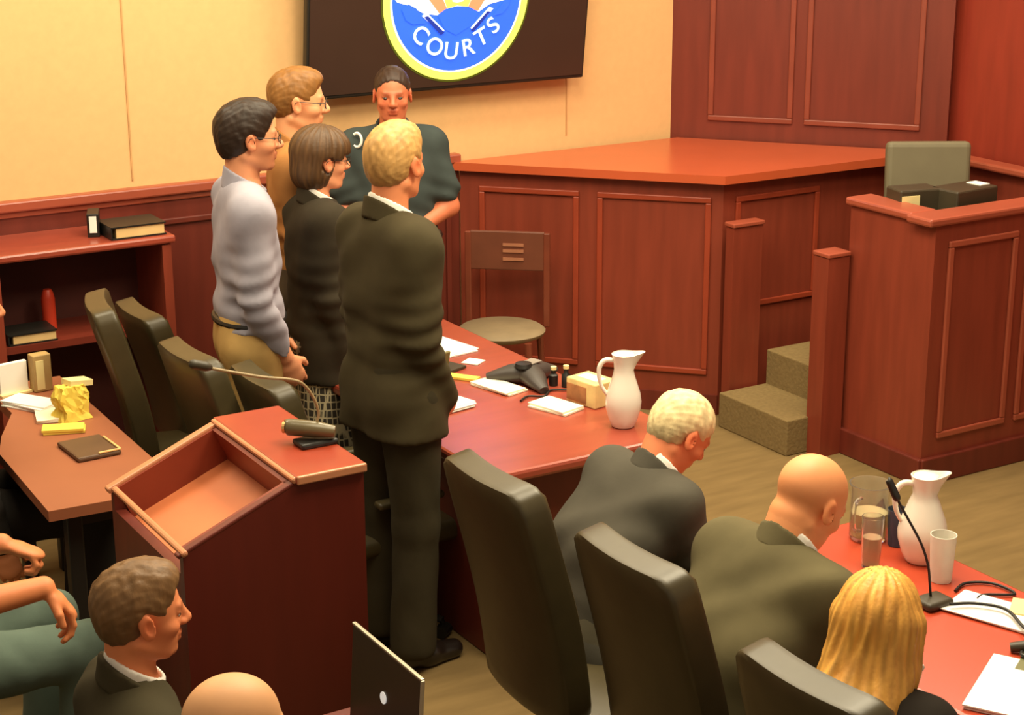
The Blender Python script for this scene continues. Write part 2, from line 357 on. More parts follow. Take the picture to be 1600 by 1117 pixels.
MB().box((1.87, 7.12, .08), (1.15, .34, .03)).xf(T7).build('shelf', WOODD, t)
# binder lying on top, small box standing beside it
def binder(loc, rz, label, s=1.):
    t = thing('ring_binder', label, 'binder', loc, rz, None)
    MB().box((0, 0, .004*s), (.24*s, .19*s, .006)).box((0, 0, .052*s), (.24*s, .19*s, .006)).box((-.118*s, 0, .028*s), (.006, .19*s, .05*s)).build('cover', BLACKP, t)
    MB().box((.008, 0, .028*s), (.21*s, .18*s, .042*s)).build('pages', mat('binder_pages', (214, 180, 122), .8), t)
    return t
binder((2.35, 7.05, 1.083), R(0), 'black ring binder lying on top of the open credenza')
t = thing('upright_book', 'thin black book with a white label standing on the credenza top', 'book', (2.21, 7.12, 1.083), R(-20))
MB().box((0, 0, .05), (.05, .13, .10), bev=.004).build('cover', BLACKP, t)
MB().box((0, -.067, .055), (.03, .003, .07)).build('label', PAPER, t)
binder((1.87, 7.04, .691), R(0), 'black binder lying flat on the middle shelf of the credenza', .85)
w = MB().lathe([(0, 0), (.03, 0), (.029, .01), (.029, .13), (.024, .155), (.017, .17), (0, .17)], n=20)
w.build('red_canister', mat('red_plastic', (206, 64, 38), .4, var=.05), smooth=True, label='upright red canister on the middle shelf of the credenza', cat='canister').location = (1.96, 7.17, .676)
bpy.data.objects['red_canister'].location = (2.0, 7.16, .691)

# ------------------------------------------------------------------ office chairs
def make_chair(label, w=.42, ht=1.12, arms=True, lean=11):
    t = thing('office_chair', label, 'chair')
    Mb = Matrix.Translation((-.24, 0, .5)) @ Matrix.Rotation(R(-lean), 4, 'Y')
    hb = (ht-.5)/math.cos(R(lean))
    m = MB(); n = 9
    # padded back with a rounded, slightly crowned top
    bm = bmesh.new(); bmesh.ops.create_cube(bm, size=1); bmesh.ops.subdivide_edges(bm, edges=bm.edges, cuts=12, use_grid_fill=True)
    for v in bm.verts:
        x, y, z_ = v.co*2
        def sq(a, b, k=5):
            n_ = (abs(a)**k+abs(b)**k)**(1/k); mx = max(abs(a), abs(b)); return mx/n_ if n_ > 0 else 1
        f = sq(y, z_, 12); y2, z2 = y*f, z_*f
        e = sq(x, max(abs(y2), abs(z2)), 16); 
        v.co = (x*.5*.085*e, y2*e*w/2*(1-.05*max(0, z2)), (z2*e*.5+.5)*hb)
        v.co.x += .02*math.cos(y2*1.5)*-1*(1)+.012*math.sin((z2+1)*2.2)
    bmesh.ops.transform(bm, matrix=Mb, verts=bm.verts); bm.verts.index_update()
    m.add([v.co for v in bm.verts], [[v.index for v in f.verts] for f in bm.faces]); bm.free()
    m.build('backrest', VINYL, t, smooth=True)
    MB().box((.02, 0, .46), (.48, .46, .09), bev=.035, seg=4).build('seat', VINYL, t, smooth=True)
    MB().tube([(0, 0, .12), (0, 0, .42)], .028, n=14).build('gas_column', BLACKP, t)
    bs = MB()
    for k in range(5):
        a = R(72*k+20); bs.tube([(0, 0, .11), (.14*math.cos(a), .14*math.sin(a), .10), (.27*math.cos(a), .27*math.sin(a), .075)], [.026, .02, .014], n=8)
    sb = bs.build('star_base', BLACKP, t)
    for k in range(5):
        a = R(72*k+20); c = Vector((.27*math.cos(a), .27*math.sin(a), .028)); s_ = Vector((-math.sin(a), math.cos(a), 0))
        MB().tube([c-s_*.025, c+s_*.025], .027, n=14).tube([c, c+Vector((0, 0, .045))], .008, n=6).build('caster', BLACKP, sb)
    if arms:
        for s_ in (-1, 1):
            ar = MB().box((.02, s_*.265, .66), (.25, .05, .03), bev=.012, seg=3).build('armrest', VINYL, t, smooth=True)
            MB().tube([(.03, s_*.16, .42), (.03, s_*.262, .45), (.03, s_*.265, .645)], .012).build('arm_post', BLACKP, ar)
    return t
ch = make_chair('high-backed olive chair of the grey-haired suited man bent over the table edge', ht=1.175)
ch.location = (2.455, 3.55, 0)
def chair_copy(label, loc, rz, grp=None):
    c = copy_tree(ch); c['label'] = label; c.location = (loc[0], loc[1], 0); c.scale = (1, 1, (1.175+loc[2])/1.175); c.rotation_euler = (0, 0, rz); return c
ch.rotation_euler = (0, 0, 0)
chair_copy('olive high-backed chair of the bald suited man looking down', (2.515, 3.02, -.035), 0)
chair_copy('olive high-backed chair in which the long-haired blonde woman sits', (2.50, 2.39, -.065), R(2))
cl1 = make_chair('dark chair seen nearly edge-on, nearest the cluttered side desk', w=.40, ht=1.1)
cl1.location = (2.22, 5.90, 0); cl1.rotation_euler = (0, 0, R(-14))
chair_copy('olive chair between the dark edge-on chair and the chair at the microphone tip', (2.48, 6.26, -.20), R(0))
chair_copy('olive chair behind the gooseneck microphone tip, left of the khaki trousers', (2.34, 5.38, -.12), R(2))
chair_copy('olive chair mostly hidden behind the lectern shelf, beside the patterned skirt', (2.50, 5.13, -.17), R(0))
for o in list(COL.objects):
    if o.get('category') == 'chair' and o.name.startswith('office_chair'): o['group'] = 'olive office chairs'

# wooden chair by the bench
t = thing('wooden_side_chair', 'wooden chair with slatted back and pale round seat in front of the bench', 'chair', (4.04, 6.82, 0), R(-130))
CW = mat('chair_wood', (120, 58, 38), .4)
MB().lathe([(0, .43), (.17, .43), (.205, .445), (.21, .46), (.19, .475), (0, .48)], n=28, fn=lambda p, a: [p[0]*.95, p[1], p[2]]).build('seat', mat('seat_pad', (140, 122, 92), .6), t, smooth=True)
for x, y in ((.15, .15), (.15, -.15), (-.15, .16), (-.15, -.16)):
    MB().tube([(x*1.15, y*1.15, 0), (x, y, .44)], [.013, .018]).build('leg', CW, t)
for s_ in (-1, 1):
    MB().box((-.19, s_*.19, .66), (.025, .03, .46), bev=.005).build('back_post', CW, t)
MB().box((-.19, 0, .80), (.02, .36, .19), bev=.006).build('top_rail', mat('chair_rail', (110, 62, 44), .4), t)
w = MB()
for z_ in (.83, .80, .76): w.box((-.178, .03, z_), (.006, .10, .014))
w.build('carved_slots', mat('slot_pale', (168, 110, 80), .5), t)
# ------------------------------------------------------------------ pitchers, cups, papers
def carafe(label, loc, rz, s=1., rs=1.):
    t = thing('water_pitcher', label, 'pitcher', loc, rz, None)
    def spout(p, a):
        if p[2] > .215*s:
            f = max(0, math.cos(a))**6*(p[2]-.215*s)/(.05*s); p[0] += .03*s*f; p[2] += .006*f
        return p
    pr = [(0, 0), (.036, 0), (.040, .004), (.050, .03), (.060, .07), (.0615, .095), (.057, .125), (.046, .16), (.037, .19), (.035, .21), (.037, .235), (.042, .26), (.044, .268), (.040, .27), (.036, .262), (.032, .235), (.03, .21), (0, .20)]
    MB().lathe([(r*s*(rs if z_ < .2 else 1), z_*s) for r, z_ in pr], fn=spout, n=40).build('vessel', WHITEC, t, smooth=True)
    MB().tube([(-.035*s, 0, .245*s), (-.066*s, 0, .246*s), (-.085*s, 0, .225*s), (-.088*s, 0, .19*s), (-.078*s, 0, .15*s), (-.055*s, 0, .115*s)], [.008*s, .009*s, .009*s, .008*s, .007*s, .007*s], n=10).build('handle', WHITEC, t, smooth=True)
    MB().lathe([(0, .256*s), (.034*s, .256*s), (.036*s, .268*s), (.02*s, .276*s), (0, .278*s)], n=24).build('lid', WHITEC, t, smooth=True)
    return t
carafe('white pitcher with spout standing at the front corner of the paper-strewn counsel table', (3.265, 4.69, .741), R(-28), .97, 1.05)
carafe('white pitcher behind the microphone on the bright red table', (3.315, 3.29, .741), R(-28), .95, 1.18)
def sheets(label, loc, rz, w, l, n=3, h=.008, m=PAPER, name='paper_stack', cat='papers'):
    t = thing(name, label, cat, loc, rz)
    for i in range(n):
        MB().box((random.uniform(-.006, .006), random.uniform(-.006, .006), h/n*(i+.5)), (w, l, h/n*.9), M=Matrix.Rotation(R(random.uniform(-4, 4)), 4, 'Z')).build('sheet', m, t)
    return t
sheets('white paper stack on the far end of the counsel table, beside the suited man', (3.17, 5.86, .741), R(8), .22, .26)
sheets('white notepad pages nearest the suited man on the counsel table', (2.80, 5.27, .741), R(12), .22, .30, 5, .016)
sheets('cream pad lying flat in front of the telephone', (3.115, 5.29, .741), R(14), .10, .20, 2, .012, mat('cream_pad', (238, 230, 204), .8))
sheets('cream pad close to the white pitcher on the counsel table', (3.17, 4.98, .741), R(16), .11, .17, 2, .014, mat('cream_pad', (238, 230, 204), .8))
sheets('small pale slip beyond the yellow note on the counsel table', (3.20, 5.62, .741), R(30), .07, .07, 1, .004)
t = sheets('folded yellow note on the counsel table', (3.05, 5.47, .741), R(35), .045, .16, 1, .01, YELLOW, 'yellow_note', 'note')
# open dark case with glasses next to the yellow note
t = thing('dark_folder', 'dark olive open folder beside the yellow note', 'folder', (3.04, 5.60, .741), R(20))
MB().box((0, 0, .006), (.17, .13, .012), bev=.003).build('cover', DK, t)
MB().box((-.03, -.02, .05), (.10, .012, .07), bev=.003, M=Matrix.Rotation(R(12), 4, 'X')).build('flap', mat('folder_olive', (110, 100, 60), .6), t)
# telephone
t = thing('conference_telephone', 'dark three-legged conference telephone in the middle of the counsel table', 'telephone', (3.25, 5.29, .741), R(20))
ph = mat('phone_grey', (62, 56, 52), .45)
w = MB()
for k in range(3):
    a = R(120*k); w.tube([(0, 0, .038), (.06*math.cos(a), .06*math.sin(a), .032), (.13*math.cos(a), .13*math.sin(a), .014)], [.045, .036, .016], n=12)
w.v = [(x*1.2, y*1.2, z_*.95) for x, y, z_ in w.v]; w.build('body', ph, t, smooth=True)
MB().box((.02, 0, .076), (.06, .05, .006), bev=.002).build('keypad', mat('phone_light', (140, 130, 120), .5), t)
MB().lathe([(0, .068), (.035, .068), (.03, .082), (0, .084)], c=(-.03, 0, 0), n=18).build('speaker_dome', BLACKP, t, smooth=True)
# black clutter: marker bottles behind cream box
t = thing('tissue_box', 'cream and brown box beside the white pitcher on the counsel table', 'box', (3.32, 4.97, .741), R(10))
MB().box((0, 0, .045), (.11, .15, .09), bev=.004).build('carton', mat('box_cream', (222, 196, 132), .7, var=.15, scale=14), t)
MB().box((-.056, .02, .04), (.003, .10, .06)).build('printed_panel', mat('box_brown', (160, 104, 62), .7, var=.3, scale=20), t)
MB().box((0, 0, .091), (.05, .10, .004)).build('lid_slot', PAPER, t)
for i, (x, y, h) in enumerate(((3.34, 5.17, .07), (3.31, 5.21, .06))):
    t = thing('ink_bottle', ['dark small bottle behind the cream box, nearer the pitcher', 'shorter dark bottle behind the cream box, nearer the telephone'][i], 'bottle', (x, y, .741), 0)
    MB().lathe([(0, 0), (.017, 0), (.017, h*.65), (.009, h*.75), (.009, h), (0, h)], n=18).build('bottle', BLACKP, t, smooth=True)
    MB().lathe([(0, h), (.011, h), (.011, h+.012), (0, h+.012)], n=18).build('cap', CREAM, t)
w = MB().tube([(.0, 0, .005), (.05, .03, .006), (.10, .0, .006), (.16, .05, .005), (.21, .02, .006)], .004, n=8)
w.build('telephone_cord', BLACKP, label='thin black cord lying around the telephone', cat='cord').location = (3.10, 5.10, .741)
t = thing('eyeglasses', 'small dark-framed eyeglasses lying beside the white notepad pages', 'glasses', (2.98, 5.46, .741), R(-20))
for s_ in (-1, 1):
    MB().tube([(.02*math.cos(a_), s_*.032+.02*math.sin(a_), .02) for a_ in [k*math.pi/6 for k in range(13)]], .002, n=6, cap=False).build('rim', BLACKP, t)
    MB().tube([(0, s_*.054, .02), (-.10, s_*.052, .004)], .002, n=6).build('temple', BLACKP, t)

# items on bright red table
t = thing('glass_jug', 'clear glass jug of water beside the bald man', 'jug', (3.30, 3.49, .741), R(20))
MB().lathe([(0, 0), (.05, 0), (.055, .01), (.058, .16), (.062, .17), (.058, .17), (.053, .158), (.05, .012), (0, .01)], n=30).build('vessel', GLASS, t, smooth=True)
MB().lathe([(0, .011), (.049, .013), (.0515, .085), (0, .085)], n=30).build('water', mat('jug_water', (236, 220, 170), .15, trans=.5), t, smooth=True)
MB().tube([(-.055, 0, .14), (-.09, 0, .13), (-.09, 0, .06), (-.055, 0, .04)], .006, n=8).build('handle', GLASS, t, smooth=True)
def cup(label, x, y, r, h, water, m=GLASS, name='drinking_glass'):
    t = thing(name, label, 'cup', (x, y, .741))
    MB().lathe([(0, 0), (r*.8, 0), (r*.82, .004), (r, h), (r*.94, h), (r*.76, .008), (0, .006)], n=26).build('vessel', m, t, smooth=True)
    if water: MB().lathe([(0, .008), (r*.74, .009), (r*.84, h*water), (0, h*water)], n=26).build('water', mat('glass_water', (240, 214, 176), .1, trans=.6), t, smooth=True)
    return t
cup('tall clear glass of water in front of the glass jug', 3.165, 3.33, .031, .15, .6)
FROST = mat('frosted_cup', (246, 240, 226), .35, trans=.25)
cup('frosted white plastic cup right of the white pitcher', 3.265, 3.16, .036, .135, 0, FROST, 'plastic_cup')
cup('clear short tumbler with dark contents between the jug and the white pitcher', 3.335, 3.41, .03, .11, 0, mat('smoked_glass', (90, 100, 120), .1, trans=.5))
t = thing('table_microphone', 'black gooseneck microphone standing on the bright red table', 'microphone', (3.13, 3.05, .741), R(0))
MB().box((0, 0, .012), (.09, .07, .024), bev=.01, seg=3).build('base', DK, t, smooth=True)
MB().tube([(0, .01, .02), (-.005, .012, .06), (-.008, .02, .11), (-.02, .04, .17), (-.045, .085, .25), (-.055, .10, .28)], .0035, n=8).build('gooseneck', BLACKP, t, smooth=True)
MB().tube([(-.053, .097, .275), (-.056, .103, .285), (-.066, .122, .325), (-.068, .125, .33)], [.005, .011, .010, .004], n=12).build('mic_head', BLACKP, t, smooth=True)
w = MB().tube([(0, 0, .006), (.06, -.03, .006), (.10, -.10, .007), (.06, -.20, .006), (.04, -.28, .006), (0, -.33, .005)], .0045, n=8)
w.build('microphone_cable', BLACKP, label='black cable running from the table microphone across the papers', cat='cable').location = (3.14, 3.0, .756)
w = MB().tube([(0, 0, .005), (.06, .02, .006), (.12, -.02, .006), (.12, -.10, .006), (.05, -.06, .005), (.01, -.07, .005)], .004, n=8)
w.build('looped_cable', BLACKP, label='thin looped cable at the far edge of the bright red table', cat='cable').location = (3.24, 3.08, .741)
t = sheets('loose white papers under the black cable', (3.24, 2.93, .741), R(22), .15, .24, 3, .008)
sheets('large white document at the near end of the bright red table', (2.98, 2.56, .741), R(32), .30, .26, 3, .012)
sheets('printed sheet with yellowish edge at the far edge of the bright red table', (3.34, 2.86, .741), R(40), .10, .16, 2, .012, CREAM)
t = thing('document_folder', 'olive folder sticking out beyond the large white document', 'folder', (3.17, 2.60, .741), R(30))
MB().box((0, 0, .006), (.20, .26, .012), bev=.003).build('cover', mat('folder_green', (112, 110, 74), .7), t)
t = thing('earphones', 'tangled black plug and cable bundle at the right end of the red table', 'cables', (3.10, 2.70, .741))
MB().tube([(0, .05, .012), (.03, .02, .02), (.05, -.02, .014)], [.012, .016, .01], n=10).build('plug', DK, t, smooth=True)
MB().tube([(.01, .02, .01), (-.02, -.01, .02), (.02, -.03, .01), (.07, .02, .008), (.12, .0, .006)], .005, n=8).build('cable', BLACKP, t, smooth=True)

# items on the side desk
t = thing('spiral_calendar', 'upright white card standing on the cluttered side desk', 'card', (1.57, 6.17, .741), R(10))
MB().box((0, 0, .06), (.11, .02, .12), bev=.003).build('card', PAPER, t)
MB().box((0, .0, .004), (.12, .06, .008)).build('foot', CREAM, t)
t = thing('tan_carton', 'narrow tan carton next to the upright white card', 'carton', (1.67, 6.16, .741), R(5))
MB().box((0, 0, .07), (.07, .05, .14), bev=.004).build('carton', mat('tan_card', (176, 146, 92), .6, var=.15), t)
MB().box((-.01, -.026, .065), (.03, .002, .11)).build('label_strip', CREAM, t)
sheets('white crumpled papers at the far end of the side desk', (1.585, 5.99, .741), R(30), .10, .20, 4, .02)
sheets('cream-white slip below the crumpled papers', (1.60, 5.83, .741), R(-15), .09, .14, 2, .012, mat('cream_pad', (238, 230, 204), .8))
t = thing('paper_bag', 'yellow crumpled snack bag standing on the side desk', 'bag', (1.665, 5.78, .741), R(15))
w = MB(); n = 7
bm = bmesh.new(); bmesh.ops.create_cube(bm, size=1); bmesh.ops.subdivide_edges(bm, edges=bm.edges, cuts=6, use_grid_fill=True)
for v in bm.verts:
    v.co = Vector((v.co.x*.10*(1+.15*math.sin(v.co.z*9)), v.co.y*.09*(1-.4*(v.co.z+.5)), (v.co.z+.5)*.12))+Vector((random.uniform(-.005, .005), random.uniform(-.005, .005), random.uniform(-.004, .004) if v.co.z > -.4 else 0))
bm.verts.index_update(); w.add([v.co for v in bm.verts], [[v.index for v in f.verts] for f in bm.faces]); bm.free()
w.build('bag_body', YELLOW, t)
MB().box((.02, .01, .128), (.09, .06, .02), M=Matrix.Rotation(R(8), 4, 'Y')).build('folded_top', CREAM, t)
sheets('yellow folded napkin in front of the snack bag', (1.60, 5.66, .741), R(-20), .14, .07, 2, .018, YELLOW, 'folded_napkin', 'napkin')
t = thing('tablet_computer', 'dark tablet in a case with a bright corner edge on the side desk', 'tablet', (1.61, 5.42, .741), R(3))
MB().box((0, 0, .008), (.15, .20, .016), bev=.006).build('case', mat('tablet_case', (92, 66, 44), .5), t)
MB().box((.072, -.02, .019), (.008, .15, .006), bev=.002).box((.035, -.095, .019), (.075, .008, .006), bev=.002).build('bright_edge', mat('tan_edge', (226, 184, 120), .4), t)

# laptop lid in the foreground, on a small table below the frame
t = thing('press_table', 'small dark table under the open laptop in the foreground', 'table', (1.42, 3.1, 0))
MB().box((0, 0, .70), (.5, .6, .03), bev=.006).build('tabletop', WOODD, t)
for x in (-.2, .2):
    for y in (-.25, .25): MB().box((x, y, .342), (.04, .04, .685)).build('leg', BLACKP, t)
t = thing('laptop', 'open black laptop with a silver-edged lid standing near the front of the lectern', 'laptop', (1.40, 3.16, .716), 0)
MB().box((0, 0, .008), (.24, .33, .016), bev=.004).build('keyboard_base', BLACKP, t)
Ml = Matrix.Translation((.155, 0, .012)) @ Matrix.Rotation(R(4), 4, 'Y')
MB().box((0, 0, .118), (.008, .33, .236), bev=.003, M=Ml).build('lid', mat('laptop_lid', (52, 38, 26), .4), t)
MB().box((0, 0, .239), (.010, .335, .006), bev=.002, M=Ml).box((0, -.167, .118), (.010, .005, .24), bev=.002, M=Ml).build('lid_edge', mat('silver_edge', (190, 182, 160), .35, metal=.5), t)
MB().lathe([(0, 0), (.014, 0), (.014, .002), (0, .002)], n=20).xf(Ml @ Matrix.Translation((-.004, 0, .125)) @ Matrix.Rotation(R(-90), 4, 'Y')).build('lid_badge', E('badge_white', (240, 240, 235), .4), t)
# ------------------------------------------------------------------ figure modelling: signed-distance fields meshed with surface nets
V3 = lambda *a: np.array(a, np.float32)
import time as _t
def unit(v): v = np.array(v, np.float32); return v/np.linalg.norm(v)
class Field:
    def __init__(s, xs, ys, zs):
        s.xs, s.ys, s.zs = [np.asarray(q, np.float32) for q in (xs, ys, zs)]; s.F = np.full((len(xs), len(ys), len(zs)), .5, np.float32)
    def loc(s, c, r):
        i = [np.searchsorted(a, (c[k]-r, c[k]+r)) for k, a in enumerate((s.xs, s.ys, s.zs))]
        sl = tuple(slice(max(0, a-1), b+1) for a, b in i)
        X, Y, Z = np.meshgrid(s.xs[sl[0]], s.ys[sl[1]], s.zs[sl[2]], indexing='ij')
        return sl, np.stack([X, Y, Z], -1)
    def prim(s, c, r, fn, k, sub=False):
        sl, Pt = s.loc(c, r+k+.03)
        if Pt.size == 0: return
        d = fn(Pt); f = s.F[sl]
        if sub:
            d = -d; h = np.clip(.5-.5*(f-d)/max(k, 1e-6), 0, 1); s.F[sl] = f*(1-h)+d*h+k*h*(1-h)
        else:
            h = np.clip(.5+.5*(f-d)/max(k, 1e-6), 0, 1); s.F[sl] = f*(1-h)+d*h-k*h*(1-h)
    def cap(s, a, b, ra, rb, k=.02, ax=None, fac=1., sub=False):
        a = np.array(a, np.float32); b = np.array(b, np.float32); ab = b-a; L2 = max(float(ab@ab), 1e-9)
        def fn(Pt):
            pa = Pt-a; t = np.clip(pa@ab/L2, 0, 1); v = pa-t[..., None]*ab
            if ax is not None: v = v+(fac-1)*(v@ax)[..., None]*ax
            return np.sqrt((v**2).sum(-1))-(ra+(rb-ra)*t)
        s.prim((a+b)/2, math.sqrt(L2)/2+max(ra, rb)*(1 if fac >= 1 else 1/fac), fn, k, sub); return s
    def ell(s, c, rad, k=.02, Rm=None, sub=False):
        c = np.array(c, np.float32); rad = np.array(rad, np.float32)
        if Rm is not None: Rm = np.asarray(Rm, np.float32)
        def fn(Pt):
            q = Pt-c
            if Rm is not None: q = q@Rm
            q = q/rad; n = np.sqrt((q**2).sum(-1)); g = np.sqrt(((q/rad)**2).sum(-1))+1e-9
            return n*(n-1)/g
        s.prim(c, rad.max(), fn, k, sub); return s
    def cut(s, fn):
        X, Y, Z = np.meshgrid(s.xs, s.ys, s.zs, indexing='ij'); s.F = np.maximum(s.F, fn(np.stack([X, Y, Z], -1))); return s
    def add(s, fn):
        X, Y, Z = np.meshgrid(s.xs, s.ys, s.zs, indexing='ij'); s.F = s.F+fn(np.stack([X, Y, Z], -1)); return s
    def mesh(s):
        F = s.F; nx, ny, nz = F.shape
        F = F.copy(); F[0] = F[-1] = .1; F[:, 0] = F[:, -1] = .1; F[:, :, 0] = F[:, :, -1] = .1
        S = F < 0
        c8 = [S[i:nx-1+i, j:ny-1+j, k:nz-1+k] for i in (0, 1) for j in (0, 1) for k in (0, 1)]
        anyS = c8[0].copy(); allS = c8[0].copy()
        for c_ in c8[1:]: anyS |= c_; allS &= c_
        act = anyS & ~allS; I = np.argwhere(act); idx = np.full(act.shape, -1, np.int32); idx[act] = np.arange(len(I))
        fl_ = F.ravel(); st = (ny*nz, nz, 1); base = I@np.array(st)
        acc = np.zeros((len(I), 3), np.float32); cnt = np.zeros(len(I), np.float32)
        for ax in range(3):
            o = [i for i in range(3) if i != ax]
            for da in (0, 1):
                for db in (0, 1):
                    b0_ = base+da*st[o[0]]+db*st[o[1]]; fa = fl_[b0_]; fb = fl_[b0_+st[ax]]
                    cr = (fa < 0) != (fb < 0); t = np.where(cr, fa/np.where(cr, fa-fb, 1), 0)
                    cnt += cr; acc[:, ax] += t; acc[:, o[0]] += cr*da; acc[:, o[1]] += cr*db
        pos = I+acc/np.maximum(cnt, 1)[:, None]
        V = np.stack([np.interp(pos[:, k], np.arange(len(a)), a) for k, a in enumerate((s.xs, s.ys, s.zs))], -1)
        faces = []
        for ax in range(3):
            A = S[tuple(slice(0, -1) if i == ax else slice(None) for i in range(3))]
            B = S[tuple(slice(1, None) if i == ax else slice(None) for i in range(3))]
            E_ = np.argwhere(A != B)
            if len(E_) == 0: continue
            o1, o2 = (ax+1) % 3, (ax+2) % 3
            ok = (E_[:, o1] > 0) & (E_[:, o2] > 0) & (E_[:, o1] < F.shape[o1]-1) & (E_[:, o2] < F.shape[o2]-1); E_ = E_[ok]
            def g(d1, d2):
                q = E_.copy(); q[:, o1] -= d1; q[:, o2] -= d2; return idx[q[:, 0], q[:, 1], q[:, 2]]
            Q = np.stack([g(1, 1), g(0, 1), g(0, 0), g(1, 0)], -1)
            fl = ~A[E_[:, 0], E_[:, 1], E_[:, 2]]; Q[fl] = Q[fl][:, ::-1]; faces.append(Q)
        return V, np.concatenate(faces) if faces else np.zeros((0, 4), int)
def np_obj(name, V, Fc, m, parent, col=None, iters=1, **kw):
    Fc = np.asarray(Fc, int)
    if iters and len(Fc):   # light Laplacian smoothing of the grid texture
        e = np.concatenate([Fc[:, [0, 1]], Fc[:, [1, 2]], Fc[:, [2, 3]], Fc[:, [3, 0]]])
        for _ in range(iters):
            a = np.zeros_like(V); c = np.zeros(len(V))
            np.add.at(a, e[:, 0], V[e[:, 1]]); np.add.at(a, e[:, 1], V[e[:, 0]]); np.add.at(c, e[:, 0], 1); np.add.at(c, e[:, 1], 1)
            V = V*.5+.5*a/np.maximum(c, 1)[:, None]
    me = bpy.data.meshes.new(name); me.vertices.add(len(V)); me.vertices.foreach_set('co', V.astype(np.float32).ravel())
    me.loops.add(len(Fc)*4); me.loops.foreach_set('vertex_index', Fc.astype(np.int32).ravel())
    me.polygons.add(len(Fc)); me.polygons.foreach_set('loop_start', np.arange(0, len(Fc)*4, 4, dtype=np.int32))
    me.update(calc_edges=True); me.validate(); me.polygons.foreach_set('use_smooth', [True]*len(me.polygons))
    me.materials.append(m)
    if col is not None and len(me.vertices) == len(col):
        at = me.color_attributes.new('Col', 'FLOAT_COLOR', 'POINT'); at.data.foreach_set('color', np.c_[col, np.ones(len(col))].astype(np.float32).ravel())
    o = bpy.data.objects.new(name, me); COL.objects.link(o); o.parent = parent; tag(o, **kw); return o
def axis(lo, hi, coarse, fine, fstep):
    out = [lo]; 
    while out[-1] < hi:
        x = out[-1]; st = coarse
        for a, b in fine:
            if a-.001 <= x < b: st = fstep
            elif x < a < x+coarse: st = min(st, max(a-x, fstep))
        out.append(x+st)
    return np.array(out)
def rot(yaw=0, pitch=0, roll=0):
    "x forward, y left, z up; pitch>0 looks down"
    y, p, r = R(yaw), R(pitch), R(roll)
    Rz = np.array([[math.cos(y), -math.sin(y), 0], [math.sin(y), math.cos(y), 0], [0, 0, 1]])
    Ry = np.array([[math.cos(p), 0, math.sin(p)], [0, 1, 0], [-math.sin(p), 0, math.cos(p)]])
    Rx = np.array([[1, 0, 0], [0, math.cos(r), -math.sin(r)], [0, math.sin(r), math.cos(r)]])
    return (Rz@Ry@Rx).astype(np.float32)
